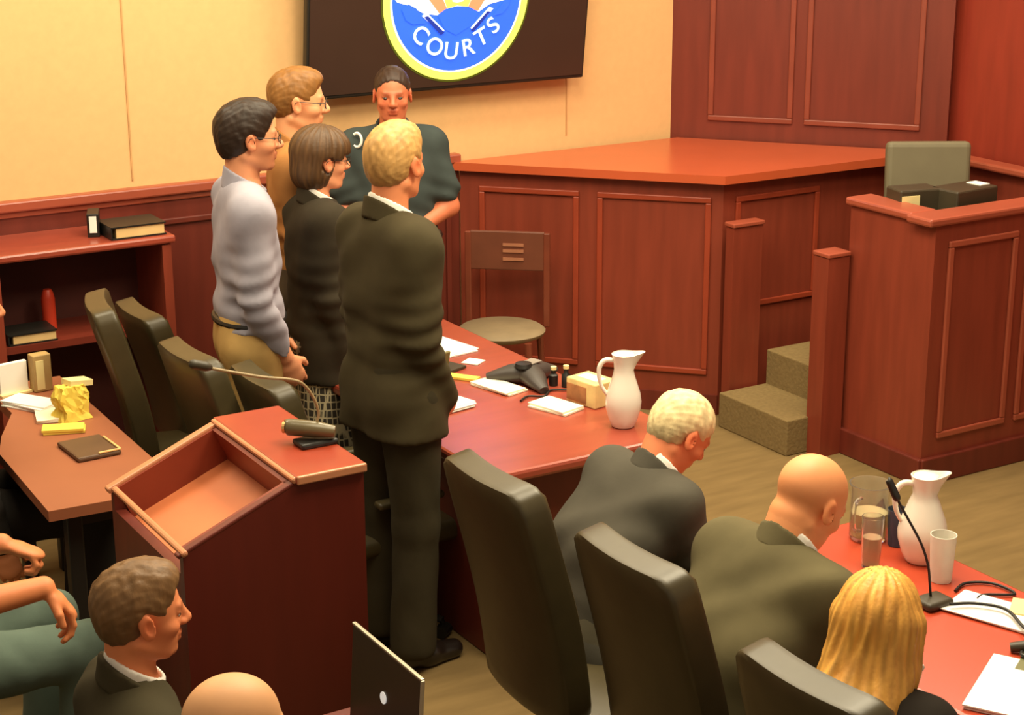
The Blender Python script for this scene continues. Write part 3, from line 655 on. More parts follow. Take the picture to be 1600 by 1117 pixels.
def person(label, at, rz, H=1.8, sit=None, lean=0, lean2=None, head=(0, 0, 0), neckf=0., armR=None, armL=None, handR=None, handL=None,
           legs=None, skin=(214, 140, 96), hair=None, top='jacket', topc=None, bottomc=None, botstyle='trousers', shoe=(28, 22, 18),
           collar=PAPER, slim=0., fem=False, res=.009, fres=.0045, hands=True, feet=True, headat=None, beard=0., jacket_len=.22, ztop=None, sw=1., drop=.055, neckl=.175, nk=1., tl=1., torso_fit=False, wristat=None, sleeve='long', extra=None, hairc=(90, 66, 40), belly=0.):
    s = H/1.80
    lean2 = lean if lean2 is None else lean2
    if ztop and torso_fit:
        nd_ = unit(V3(0, 0, 1)*1.6+V3(1, 0, 0)*.2); tl = (ztop-sit-.10-(.175*.97+.12)*s)/(.525*s*math.cos(R((lean+lean2)/2)))
    elif ztop:
        def zt(s_, dl):
            a_, b_ = R(lean+dl), R(lean2+dl); z0_ = (sit+.10) if sit else .955*s_
            d2_ = V3(math.sin(b_), 0, math.cos(b_)); nd_ = unit(d2_*(1-neckf)+V3(0, 0, 1)*.6+V3(1, 0, 0)*(.18+neckf))
            return z0_+.27*s_*math.cos(a_)+.255*s_*d2_[2]+nd_[2]*neckl*s_+(rot(*head)@V3(-.01, 0, .12))[2]*s_
        if sit:
            lo_, hi_ = -20., 50.
            for _ in range(30):
                m_ = (lo_+hi_)/2
                if zt(s, m_) > ztop: lo_ = m_
                else: hi_ = m_
            lean += m_; lean2 += m_; print('  lean delta %.1f' % m_)
        else:
            s *= ztop/zt(s, 0)
    up = V3(0, 0, 1); fw = V3(1, 0, 0); lf = V3(0, 1, 0)
    hz = (sit+.10) if sit else .955*s
    P0 = V3(0, 0, hz)
    d1 = V3(math.sin(R(lean)), 0, math.cos(R(lean))); d2 = V3(math.sin(R(lean2)), 0, math.cos(R(lean2)))
    f1 = V3(d1[2], 0, -d1[0]); f2 = V3(d2[2], 0, -d2[0])
    CH = P0+.27*s*tl*d1; NB = CH+.255*s*tl*d2
    shw = (.158 if fem else .185)*s*sw
    nd = unit(d2*(1-neckf)+up*.6+fw*(.18+neckf))
    HC = NB+nd*neckl*s+V3(.01, 0, 0)*s
    HR = rot(*head)
    SH = {1: NB-drop*s*d2+lf*shw, -1: NB-drop*s*d2-lf*shw}
    dflt = {1: (V3(.03, .16, -1), V3(.25, .02, -1)), -1: (V3(.03, -.16, -1), V3(.25, -.02, -1))}
    arms = {}
    for sd, spec in ((1, armL), (-1, armR)):
        u_, f_ = [unit(x) for x in (spec or dflt[sd])]
        EL = SH[sd]+u_*.29*s; WR = EL+f_*.255*s; arms[sd] = (EL, WR, f_)
    if legs is None:
        if sit:
            K = {q: P0+V3(.43*s, q*.13, -.02) for q in (1, -1)}; AN = {q: V3(K[q][0]-.02, K[q][1], .09) for q in (1, -1)}
        else:
            K = {q: V3(.015, q*.10*s, .50*s) for q in (1, -1)}; AN = {q: V3(-.01, q*.105*s, .09*s) for q in (1, -1)}
    else:
        K = {1: V3(*legs[0]), -1: V3(*legs[2])}; AN = {1: V3(*legs[1]), -1: V3(*legs[3])}
    HP = {q: P0+V3(0, q*.095*s, -.02) for q in (1, -1)}
    # world placement: head top goes over the given point
    ht = HC+HR@V3(-.01, 0, .12)*s
    a = R(rz); hx, hy = ht[0]*math.cos(a)-ht[1]*math.sin(a), ht[0]*math.sin(a)+ht[1]*math.cos(a)
    loc = (at[0]-hx, at[1]-hy, 0)
    if wristat:
        wx, wy, wz = [float(q) for q in arms[-1][1]]; loc = (wristat[0]-(wx*math.cos(a)-wy*math.sin(a)), wristat[1]-(wx*math.sin(a)+wy*math.cos(a)), 0); print('  wrist z', wz)
    t = thing('person', label, 'person', loc, a)
    print('PERSON', label[:40], 'head top z %.3f' % ht[2], 'root', [round(v, 2) for v in loc])
    hl = [] ; hspec = {1: handL, -1: handR}
    HF = {}
    for sd in (1, -1):
        EL, WR, f_ = arms[sd]
        if hspec[sd]: dh, pn = unit(hspec[sd][0]), unit(hspec[sd][1]); curl = hspec[sd][2]
        else: dh, pn, curl = f_, unit(V3(0, -sd, 0)-f_*(V3(0, -sd, 0)@f_)), 25
        pn = unit(pn-dh*(pn@dh)); ts = np.cross(dh, pn)*sd
        ts = -ts if (ts@(fw+up*.3)) < 0 and not hspec[sd] else ts
        if hspec[sd] and len(hspec[sd]) > 3: ts = unit(V3(*hspec[sd][3])-dh*(V3(*hspec[sd][3])@dh))
        HF[sd] = (WR, dh, pn, ts, curl)
    pts = np.array([P0, CH, NB, HC, *SH.values(), *[x for q in arms.values() for x in q[:2]], *K.values(), *AN.values(), *[h[0]+h[1]*.18 for h in HF.values()]])
    lo = pts.min(0)-V3(.19, .19, .13); hi = pts.max(0)+V3(.2, .19, .17); lo[2] = min(lo[2], -.02) if feet else lo[2]
    fi = [[(HC[k]-.125*s, HC[k]+.135*s)] for k in range(3)]
    if hands:
        for WR, dh, *_ in HF.values():
            c = WR+dh*.09*s
            for k in range(3): fi[k].append((c[k]-.095, c[k]+.095))
    def grid(lo_, hi_, st, fine=True):
        return Field(*[axis(lo_[k], hi_[k], st, fi[k] if fine else [], fres) for k in range(3)])
    def torso(F, i, k=.04, hips=True):
        if hips: F.cap(P0+lf*.068*s-d1*.02, P0-lf*.068*s-d1*.02, .122*s+i+slim, .122*s+i+slim, k, fw, 1.12)
        F.cap(P0+d1*.13*s+lf*.05*s, P0+d1*.13*s-lf*.05*s, .112*s+i+slim, .112*s+i+slim, k, fw, 1.12)
        if belly: F.ell(P0+d1*.12*s+f1*.05, (.13+belly, .15+belly*.6, .15), k)
        F.cap(CH+lf*.075*s, CH-lf*.075*s, .113*s+i+slim*.6, .113*s+i+slim*.6, k, f2, 1.15)
        F.cap(CH+d2*.10*s+lf*.085*s, CH+d2*.10*s-lf*.085*s, .108*s+i, .108*s+i, k, f2, 1.2)
        F.cap(SH[1]*.9+SH[-1]*.1-d2*.02-f2*.01, SH[-1]*.9+SH[1]*.1-d2*.02-f2*.01, .060*s+i, .060*s+i, k+.01)
        for sd in (1, -1):
            F.cap(NB-d2*.035*s, SH[sd]+d2*.005, .056*s+i, .056*s+i, k)
        if fem:
            for sd in (1, -1): F.ell(CH+d2*.04*s+f2*.085*s+lf*sd*.07*s, V3(.06, .065, .06)*s+i, k)
    def arm(F, sd, i, upto=1., k=.02, cuff=0.):
        EL, WR, f_ = arms[sd]
        F.cap(SH[sd], EL, .055*s+i, .043*s+i, .05)
        F.cap(EL, EL+(WR-EL)*upto, .043*s+i, .029*s+i+cuff, k)
    def leg(F, q, i, k=.03, cuff=0.):
        F.cap(HP[q], K[q], .088*s+i, .057*s+i, k); F.cap(K[q], AN[q], .056*s+i, .038*s+i+cuff, k)
    # ---- body: one continuous surface
    B = grid(lo, hi, res)
    torso(B, 0)
    for q in (1, -1):
        arm(B, q, 0); leg(B, q, 0)
        B.cap(AN[q]+V3(-.02, 0, -.045), AN[q]+V3(.14*s, 0, -.06), .035, .028, .02)
        WR, dh, pn, ts, curl = HF[q]
        hs = s*(.92 if fem else 1.0)
        B.cap(WR+dh*.012, WR+dh*.045*hs, .027*hs, .036*hs, .015, pn, 1.7); B.cap(WR+dh*.05*hs, WR+dh*.082*hs, .040*hs, .040*hs, .012, pn, 2.4)
        for i in range(4):
            off = (i-1.5)*.0205*hs; L = (.96, 1.08, 1.0, .8)[3-i] if ts@ts > 0 else 1
            L = (.80, 1.0, 1.08, .96)[i]
            b = WR+dh*(.088-.004*abs(i-1.7))*hs+ts*off; an = 0
            for ln, r_ in ((.040, .0098), (.026, .0090), (.020, .0080)):
                an += R(curl*(1.1 if ln < .03 else .8)); d_ = dh*math.cos(an)+pn*math.sin(an); e = b+d_*ln*L*hs
                B.cap(b, e, r_*hs, r_*.93*hs, .004); b = e
        b = WR+dh*.028*hs+ts*.026*hs+pn*.006; e = b+unit(dh*.75+ts*.65+pn*.35)*.042*hs; e2 = e+unit(dh*.95+ts*.15+pn*.45)*.030*hs
        B.cap(b, e, .0135*hs, .0115*hs, .010); B.cap(e, e2, .0112*hs, .0095*hs, .004)
    def hd(v): return HC+HR@(np.array(v, np.float32)*s)
    def hcap(a_, b_, ra, rb, k=.01, ax=None, fac=1., sub=False): B.cap(hd(a_), hd(b_), ra*s, rb*s, k*s, None if ax is None else HR@V3(*ax), fac, sub)
    def hell(F, c, rad, k=.015, sub=False, pitch=0):
        F.ell(hd(c), V3(*rad)*s, k*s, HR@rot(0, pitch, 0), sub)
    nw = (.90 if fem else 1.)*nk
    B.cap(NB-d2*.02, HC+HR@V3(-.028, 0, -.05)*s, .060*s*nw, .056*s*nw, .03)
    hell(B, (-.014, 0, .034), (.098, .077, .085)); hell(B, (.022, 0, -.012), (.070, .064, .088), .02)
    hell(B, (.032, 0, -.068), (.052, .050*nw, .040), .02); hell(B, (.066, 0, -.094), (.020, .023, .018), .018)
    for q in (1, -1):
        hell(B, (.054, q*.043, -.024), (.024, .020, .018), .018)
        hcap((-.02, q*.052, -.055), (.05, q*.030, -.092), .015, .012, .02)
        hcap((.078, q*.036, .022), (.084, q*.012, .020), .008, .008, .012)
        B.ell(hd((.099, q*.031, .004)), V3(.017, .019, .013)*s, .010*s, None, True)
        hcap((.080, q*.021, .0115), (.077, q*.043, .010), .0052, .0048, .004); hcap((.080, q*.023, -.0085), (.077, q*.041, -.0075), .0045, .0042, .005)
        # ear: rim, bowl
        Rr = HR@rot(q*14, -12, 0)
        B.ell(hd((-.004, q*.0805, -.004)), V3(.019, .0075, .033)*s, .006*s, Rr)
        B.ell(hd((.002, q*.088, -.002)), V3(.010, .006, .018)*s, .004*s, Rr, True)
    hcap((.084, 0, .018), (.108, 0, -.020), .0085, .0115, .012)
    hcap((.104, 0, -.024), (.098, 0, -.030), .012, .009, .008)
    for q in (1, -1): hell(B, (.097, q*.0125, -.027), (.010, .0075, .008), .006)
    hcap((.0855, -.017, -.052), (.0855, .017, -.052), .0062, .0062, .006); hcap((.0905, -.008, -.0505), (.0905, .008, -.0505), .0052, .0052, .005)
    hcap((.086, -.013, -.064), (.086, .013, -.064), .0068, .0068, .006)
    B.cap(hd((.0995, -.020, -.0582)), hd((.0995, .020, -.0582)), .0080*s, .0080*s, .003*s, HR@V3(0, 0, 1), 3.2, True)
    V, Fc = B.mesh()
    q_ = (V-HC)@HR/s
    col = np.ones((len(V), 3))
    def tint(mask, c): col[:] = col*(1-mask[:, None])+col*np.array(c)*mask[:, None]
    x, y, z_ = q_.T
    g = lambda c, r: np.exp(-(((q_-np.array(c))/np.array(r))**2).sum(1))
    tint(np.clip(g((.094, 0, -.052), (.02, .026, .007))+g((.094, 0, -.066), (.02, .022, .008)), 0, 1)*(z_ > -.08), (.78, .50, .48) if not fem else (.85, .42, .42))
    for q in (1, -1):
        tint(g((-.002, q*.085, 0), (.03, .02, .04))*.8, (1.02, .74, .66))
        tint(g((.07, q*.045, -.03), (.03, .02, .02))*.5, (1.0, .80, .75))
        tint(g((.09, q*.031, .004), (.02, .021, .012))*.55, (.70, .58, .52))
        tint(np.clip(g((.085, q*.030, .025), (.02, .024, .006))*1.2, 0, 1)*.8, (.45, .36, .30) if hair != 'bald' else (.7, .62, .55))
    tint(g((.11, 0, -.025), (.015, .018, .015))*.4, (1.0, .72, .66))
    if beard: tint(np.clip((-.02-z_)/.03, 0, 1)*np.clip((x+.01)/.04, 0, 1)*(z_ > -.13)*beard, (.42, .33, .28))
    if hair == 'bald': tint(np.clip((.03-z_)/.02, 0, 1)*np.clip((.0-x)/.05, 0, 1)*(z_ > -.07)*.25, (.75, .62, .5))
    sk = mat('skin_%d_%d_%d' % skin, skin, .52, var=.04, scale=20, vcol=True, spec=.4)
    np_obj('body', V, Fc, sk, t, col, 1)
    # eyes
    for q in (1, -1):
        e = MB().lathe([(0, -.0122), (.006, -.0106), (.0106, -.006), (.0122, 0), (.0106, .006), (.006, .0106), (0, .0122)], n=14)
        Mx = Matrix([list(r_)+[0] for r_ in HR.tolist()]+[[0, 0, 0, 1]])
        e.xf(Matrix.Translation(hd((.0762, q*.031, .0025))) @ Mx @ Matrix.Rotation(R(90), 4, 'Y') @ Matrix.Diagonal((.62*s, 1.0*s, .82*s, 1)))
        e.m = [1 if any(e.v[i][0] is not None and (np.array(e.v[i])-hd((.0762, q*.031, .0025)))@(HR@V3(1, 0, 0)) > .0050*s for i in f) else 0 for f in e.f]
        e.build('eye', [mat('eye_white', (176, 158, 138), .4), mat('eye_iris', (46, 32, 22), .3)], t, smooth=True)
    # ---- trousers or skirt
    bm_ = mat('cloth_%d_%d_%d' % bottomc, bottomc, .9, var=.10, scale=9, bump=.15, spec=.2)
    lo2 = lo.copy(); hi2 = hi.copy(); hi2[2] = P0[2]+.20
    T = grid(lo2, hi2, .010, False)
    if botstyle == 'skirt':
        T.cap(P0+lf*.06*s, P0-lf*.06*s, .135*s, .135*s, .04, fw, 1.05)
        T.cap(P0+V3(0, .05, -.05), V3(0, .07, .50*s), .13*s, .15*s, .05); T.cap(P0+V3(0, -.05, -.05), V3(0, -.07, .50*s), .13*s, .15*s, .05)
        T.cut(lambda Pt: .48*s-Pt[..., 2])
    else:
        T.cap(P0+lf*.068*s-d1*.02, P0-lf*.068*s-d1*.02, .122*s+.014+slim, .122*s+.014+slim, .04, fw, 1.12)
        T.cap(P0+d1*.08*s+lf*.05*s, P0+d1*.08*s-lf*.05*s, .114*s+.012+slim, .114*s+.012+slim, .04, fw, 1.12)
        for q in (1, -1): leg(T, q, .018, .03, .022)
        T.add(lambda Pt: .002*np.sin(Pt[..., 2]*16+Pt[..., 1]*50+np.sin(Pt[..., 0]*40+Pt[..., 2]*9)*1.6))
        if not sit or True:
            T.cut(lambda Pt: .055*s-Pt[..., 2])
        T.cut(lambda Pt: (Pt-P0)@d1-.15*s)
    Vt, Ft = T.mesh()
    np_obj('skirt' if botstyle == 'skirt' else 'trousers', Vt, Ft, bm_ if not botstyle == 'skirt' else PATT, t, None, 2)
    # ---- shoes
    if feet:
        for q in (1, -1):
            A = AN[q]; S_ = Field(*[np.arange(A[k]+a_, A[k]+b_, .006) for k, (a_, b_) in enumerate(((-.09, .24), (-.08, .08), (-.11, .07)))])
            S_.cap(A+V3(-.03, 0, -.045), A+V3(.06, 0, -.045), .042, .044, .02); S_.cap(A+V3(.05, 0, -.055), A+V3(.155*s, 0, -.062), .044, .034, .02)
            S_.cut(lambda Pt: (A[2]-.088)-Pt[..., 2]); S_.cut(lambda Pt: Pt[..., 2]-A[2]-.01)
            Vs, Fs = S_.mesh(); np_obj('shoe', Vs, Fs, mat('shoe_%d' % shoe[0], shoe, .3, coat=.3), t, None, 1)
    # ---- upper garment
    if topc:
        tm = mat('top_%d_%d_%d' % topc, topc, .9, var=.12, scale=7, bump=.12, spec=.2)
        thick = .017 if top == 'jacket' else .013
        lo3 = lo.copy(); lo3[2] = (P0[2]-.34 if not sit else P0[2]-.16); lo3[2] = min(lo3[2], min(arms[1][1][2], arms[-1][1][2])-.05); hi3 = hi.copy(); hi3[2] = NB[2]+.14
        J = grid(lo3, hi3, .0085, False)
        torso(J, thick)
        up_ = {'long': .97, 'short': 0}[sleeve]
        for q in (1, -1):
            if sleeve == 'short':
                EL = arms[q][0]; J.cap(SH[q], SH[q]+(EL-SH[q])*.72, .056*s+.016, .052*s+.018, .035)
            else: arm(J, q, thick*.85, .93, .02, .004)
            J.cap(NB-d2*.01, SH[q]+d2*.012, .050*s+thick*.8, .050*s+thick, .03)
        if top == 'jacket' and not sit:
            for q in (1, -1): J.cap(P0+lf*q*.06*s, P0+lf*q*.075*s+V3(0, 0, -jacket_len*s), .118*s+thick+slim, .125*s+thick+slim, .04, fw, 1.05)
            J.cut(lambda Pt: (P0[2]-jacket_len*s-.015)-Pt[..., 2] if jacket_len > 0 else Pt[..., 2]*0-1)
        elif not sit:
            J.add(lambda Pt: -.008*np.exp(-((Pt[..., 2]-(P0[2]+.09))/.05)**2))
            J.cut(lambda Pt: (P0[2]+.055*s)-Pt[..., 2]+0*Pt[..., 0] if True else 0) if sleeve == 'short' else J.cut(lambda Pt: np.where(np.abs(Pt[..., 1]) < .20, (P0[2]+.05*s)-Pt[..., 2], -1))
        # folds
        def folds(Pt):
            a_ = Pt[..., 0]*0
            for q in (1, -1):
                EL = arms[q][0]; r2 = ((Pt-EL)**2).sum(-1); a_ = a_+.0065*np.sin((Pt-EL)@unit(arms[q][1]-SH[q])*95+q)*np.exp(-r2/.020)
            return a_+.0034*np.sin(Pt[..., 2]*34+Pt[..., 1]*22+2*np.sin(Pt[..., 0]*17+Pt[..., 1]*9))
        J.add(folds)
        J.cap(NB-d2*.012-nd*.01, HC, .070*s, .070*s, .006, sub=True)
        J.cap(NB+f2*.085-d2*.01, NB+f2*.10+nd*.1, .035, .06, .01, sub=True)
        if sleeve == 'long': pass
        Vj, Fj = J.mesh(); np_obj('jacket' if top == 'jacket' else 'shirt', Vj, Fj, tm, t, None, 2)
        def ring(r_, a0, a1, tiltk, name, m, th=.006):
            c = NB; C_ = Field(*[np.arange(c[k]-.13*s, c[k]+.15*s, .0055) for k in range(3)])
            C_.cap(NB-nd*.05, HC, r_*s, (r_-.004)*s, .002); C_.cap(NB-nd*.09, HC+nd*.06, (r_-th)*s, (r_-th-.003)*s, .002, sub=True)
            ax_ = unit(nd+fw*tiltk)
            C_.cut(lambda Pt: (Pt-NB)@ax_-a1*s); C_.cut(lambda Pt: a0*s-(Pt-NB)@ax_)
            Vc, F_ = C_.mesh()
            if len(Vc): np_obj(name, Vc, F_, m, t, None, 1)
        if top == 'jacket':
            ring(.076, -.01, .052, .5, 'shirt_collar', collar, .012)
            ring(.089, -.03, .030, .6, 'jacket_collar', tm, .018)
        else:
            ring(.080, -.03, .040, .5, 'shirt_collar', tm, .014)
    # ---- hair
    if hair and hair != 'bald':
        hs = {'short': (.1035, .0815, .089), 'crop': (.1015, .080, .0875), 'thin': (.1035, .0815, .089), 'full': (.108, .086, .094), 'bob': (.120, .098, .106), 'long': (.120, .098, .106)}[hair]
        ext = .46 if hair == 'long' else .17 if hair == 'bob' else .13
        c = HC; Hf = Field(*[np.arange(c[k]-((.24 if hair == 'long' else .15) if k < 2 else ext+.02)*s, c[k]+.16*s, .0042 if s*1 else 0) for k in range(3)])
        hell(Hf, (-.016, 0, .040), hs, .01)
        if hair in ('full',): hell(Hf, (.02, 0, .088), (.078, .066, .047), .03); hell(Hf, (-.045, 0, -.01), (.070, .076, .08), .03)
        if hair == 'short': hell(Hf, (.022, 0, .090), (.066, .058, .040), .03); hell(Hf, (-.045, 0, .0), (.066, .073, .075), .02)
        if hair == 'thin': hell(Hf, (-.04, 0, .0), (.072, .074, .075), .02)
        if hair == 'bob': 
            hell(Hf, (-.045, 0, -.04), (.085, .088, .085), .03); hell(Hf, (.05, 0, .06), (.055, .078, .055), .03)
        def loc_(Pt): 
            return (Pt-HC)@HR/s
        def cutf(Pt):
            q = loc_(Pt); x, z__ = q[..., 0], q[..., 2]; y = np.abs(q[..., 1])
            if hair == 'thin': x0, hl_ = .030, .095
            elif hair == 'bob': x0, hl_ = .052, .045
            elif hair == 'long': x0, hl_ = .040, .085
            elif hair == 'crop': x0, hl_ = .022, .093
            else: x0, hl_ = .030, .082
            face = np.minimum((x-x0)*.876-(z__+.02)*.482, (hl_-z__)+.25*(x-.08)) if hair != 'bob' else np.minimum(x-x0-.02, .030-z__)
            low = (x-.022)*.51-(z__+.012)*.857 if hair not in ('bob', 'long') else np.minimum(x-.03+0*z__, .01-z__)*1.
            if hair == 'bob': low = np.maximum(low, -.115-z__)
            d = np.maximum(face, low)
            if hair not in ('long', 'bob'): d = np.maximum(d, -.078-z__)
            ear = .028-np.sqrt((x-.002)**2+(z__+.012)**2*.7+(y-.085)**2)
            return np.maximum(d, ear)*s if hair != 'long' else d*s
        def smx(fn):
            X, Y, Z = np.meshgrid(Hf.xs, Hf.ys, Hf.zs, indexing='ij'); g_ = fn(np.stack([X, Y, Z], -1)); k_ = .012; h_ = np.clip(.5-.5*(Hf.F-g_)/k_, 0, 1); Hf.F = Hf.F*(1-h_)+g_*h_+k_*h_*(1-h_)
        if hair == 'long':
            dn = V3(0, 0, -1)
            for (ox, oy, L, r0, r1) in ((-.06, .05, .33, .052, .045), (-.06, -.05, .35, .052, .045), (-.07, 0, .37, .055, .045), (-.02, .072, .30, .040, .034), (-.02, -.074, .32, .044, .038)):
                e_ = NB-f2*.135*s-d2*(L-.10)*s+lf*oy*1.1*s-V3(.02, 0, 0); m_ = hd((ox-.025, oy, -.09)); Hf.cap(hd((ox, oy, .02)), m_, r0*s, r0*s, .02); Hf.cap(m_, e_, r0*s, r1*.8*s, .02)
        smx(cutf)
        kx, am = (120, .0020) if hair in ('long',) else (150, .0016)
        def strands(Pt):
            q = loc_(Pt)
            if hair in ('long', 'bob'):
                an = np.arctan2(q[..., 1], -q[..., 0]-.0); return am*1.1*np.sin(an*15+q[..., 2]*14+1.5*np.sin(an*4+q[..., 2]*20))+am*.9*np.sin(an*33+q[..., 2]*25+np.sin(q[..., 2]*40))
            x, y, z__ = q[..., 0], q[..., 1], q[..., 2]; o_ = 0
            ph = np.arctan2(y, z__+.05)
            lump = sum(np.sin(a_*x+b_*y+c_*z__+p_+1.7*np.sin(b_*.5*x-a_*.4*y+45*z__)) for a_, b_, c_, p_ in ((170, 60, 40, 0), (60, 190, 70, 1), (110, -140, 90, 2)))
            return .00055*lump+.0006*(np.sin(ph*46+12*x+1.5*np.sin(x*60))+.8*np.sin(ph*83-20*x+2*np.sin(x*45+ph*3))+.9*np.sin(x*120+ph*9+2*np.sin(ph*7)))
            for j_, (a_, b_, c_, p_) in enumerate(((170, 60, 40, 0), (60, 190, 70, 1), (110, -140, 90, 2), (-90, 120, 160, 3), (230, 110, -60, 4))):
                o_ = o_+np.sin(a_*x+b_*y+c_*z__+p_+1.7*np.sin(b_*.5*x-a_*.4*y+45*z__+p_*2))
            return .0007*o_
        Hf.add(strands)
        Vh, Fh = Hf.mesh(); q_ = (Vh-HC)@HR/s
        if hair in ('long', 'bob'):
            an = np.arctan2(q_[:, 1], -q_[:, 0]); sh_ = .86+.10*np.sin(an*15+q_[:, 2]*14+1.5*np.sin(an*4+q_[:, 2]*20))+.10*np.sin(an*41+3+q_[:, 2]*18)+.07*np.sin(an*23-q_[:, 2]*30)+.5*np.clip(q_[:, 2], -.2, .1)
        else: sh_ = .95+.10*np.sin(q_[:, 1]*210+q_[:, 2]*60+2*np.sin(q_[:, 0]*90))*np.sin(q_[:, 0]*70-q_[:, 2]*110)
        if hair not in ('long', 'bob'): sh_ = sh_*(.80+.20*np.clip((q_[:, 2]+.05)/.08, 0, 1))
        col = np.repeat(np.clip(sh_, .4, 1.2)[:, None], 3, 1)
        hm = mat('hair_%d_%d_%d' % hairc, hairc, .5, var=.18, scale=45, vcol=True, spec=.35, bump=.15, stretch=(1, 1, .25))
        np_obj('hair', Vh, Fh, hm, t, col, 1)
    info = dict(root=t, HC=HC, HR=HR, s=s, hd=hd, NB=NB, SH=SH, arms=arms, P0=P0, CH=CH, HF=HF)
    return info
PATT = mat('skirt_print', (70, 64, 52), .9)
def skirt_print():
    nt = PATT.node_tree; b = nt.nodes['Principled BSDF']; tc = nt.nodes.new('ShaderNodeTexCoord')
    mp = nt.nodes.new('ShaderNodeMapping'); mp.inputs['Scale'].default_value = (40, 40, 26); mp.inputs['Rotation'].default_value = (0, 0, 0)
    vo = nt.nodes.new('ShaderNodeTexVoronoi'); vo.feature = 'DISTANCE_TO_EDGE'; vo.inputs['Scale'].default_value = 1.3; vo.inputs['Randomness'].default_value = .15
    cr = nt.nodes.new('ShaderNodeValToRGB'); cr.color_ramp.elements[0].position = .06; cr.color_ramp.elements[1].position = .12
    cr.color_ramp.elements[0].color = srgb((176, 164, 132))+(1,); cr.color_ramp.elements[1].color = srgb((52, 46, 36))+(1,)
    nt.links.new(tc.outputs['Object'], mp.inputs['Vector']); nt.links.new(mp.outputs['Vector'], vo.inputs['Vector'])
    nt.links.new(vo.outputs['Distance'], cr.inputs['Fac']); nt.links.new(cr.outputs['Color'], b.inputs['Base Color'])
skirt_print()
def glasses(I, m=BLACKP, r=.0016):
    g = bpy.data.objects.new('eyeglasses', None)
    w = MB()
    for q in (1, -1):
        w.tube([tuple(I['hd']((.104-.004*abs(math.cos(a)), q*.033+.022*math.cos(a), .002+.016*math.sin(a)))) for a in [k*math.pi/8 for k in range(17)]], r, n=6, cap=False)
        w.tube([tuple(I['hd'](p)) for p in ((.098, q*.055, .008), (.06, q*.074, .010), (.0, q*.083, .012), (-.012, q*.084, -.002))], r, n=6)
    w.tube([tuple(I['hd'](p)) for p in ((.104, -.012, .005), (.110, 0, .009), (.104, .012, .005))], r, n=6)
    w.build('eyeglasses', m, I['root'])
# ------------------------------------------------------------------ the people
I = person('man in a dark olive suit standing with his back turned, tallest figure at the lectern', (2.49, 4.86), 4, H=1.86, ztop=1.83, sw=.86, head=(22, 2, 0),
    armR=((-.02, -.10, -1), (.45, .22, -.85)), armL=((-.02, .10, -1), (.45, -.22, -.85)), handR=((.5, .55, -.6), (-.3, .6, .3), 35), handL=((.5, -.55, -.6), (-.3, -.6, .3), 35),
    skin=(218, 136, 92), hair='short', hairc=(190, 146, 86), topc=(64, 56, 36), bottomc=(54, 48, 32), slim=.0, res=.011, jacket_len=.13)
I = person('woman in a dark jacket and patterned skirt standing beside the tall suited man', (2.69, 5.84), -8, H=1.68, ztop=1.66, head=(2, 4, 0), fem=True,
    armR=((-.02, -.14, -1), (.20, .05, -1)), skin=(228, 156, 114), hair='bob', hairc=(88, 62, 36), topc=(50, 43, 31), bottomc=(40, 34, 26), botstyle='skirt', jacket_len=.16, res=.011)
glasses(I)
I = person('dark-haired man in a light blue shirt and khaki trousers standing in profile', (2.33, 5.67), -14, H=1.82, ztop=1.81, head=(-2, 2, 0),
    armR=((-.02, -.10, -1), (.42, .24, -.95)), armL=((-.02, .10, -1), (.42, -.24, -.95)), skin=(222, 150, 108), hair='full', hairc=(44, 30, 20), top='shirt', topc=(158, 154, 166), bottomc=(192, 156, 96), beard=.5, res=.011)
glasses(I)
MB().tube([tuple(I['P0']+V3((.122)*math.cos(a_), (.182)*math.sin(a_), .075)) for a_ in [k*math.pi/12 for k in range(25)]], .013, n=8, cap=False).build('belt', BLACKP, I['root'])
I = person('young man in a tan shirt and glasses standing by the dark wall screen', (2.76, 6.19), -22, H=1.85, ztop=1.84, head=(-4, 4, 0), slim=-.012,
    skin=(226, 160, 114), hair='short', hairc=(136, 92, 44), top='shirt', topc=(164, 112, 62), bottomc=(70, 56, 40), collar=mat('tan_collar', (190, 140, 84)), res=.012)
glasses(I)
I = person('uniformed officer in a dark teal shirt standing under the wall screen with hands clasped', (3.44, 6.72), -116, H=1.77, sw=.88, ztop=1.745, head=(0, 4, 0), slim=.004,
    armR=((.02, -.30, -1), (.50, .80, -.42)), armL=((.02, .30, -1), (.50, -.80, -.42)), handR=((.25, .9, -.2), (-.9, .2, 0), 40, (0, 0, 1)), handL=((.3, -.9, -.3), (-.9, -.2, 0), 40, (0, 0, 1)),
    skin=(204, 116, 80), hair='crop', hairc=(58, 40, 30), top='shirt', topc=(60, 68, 66), bottomc=(92, 106, 96), sleeve='short', res=.011)
# sleeve patch: pale ring, broken on one side
w = MB(); EL = I['arms'][-1][0]; c = I['SH'][-1]*.97+EL*.03+V3(0, .045, .045); n_ = unit(V3(.88, -.45, .05)); u_ = unit(np.cross(V3(0, 0, 1), n_)); v_ = np.cross(n_, u_)
w.tube([tuple(c+n_*.088+u_*.022*math.cos(a_)+v_*.030*math.sin(a_)) for a_ in [R(-130)+k*R(260)/14 for k in range(15)]], .006, n=8)
w.build('shoulder_patch', PAPER, I['root']); PATCH = I['root'], c
MB().tube([tuple(I['P0']+V3((.145)*math.cos(a_), (.19)*math.sin(a_), .06)) for a_ in [k*math.pi/12 for k in range(25)]], .022, n=8, cap=False).build('duty_belt', BLACKP, I['root'])
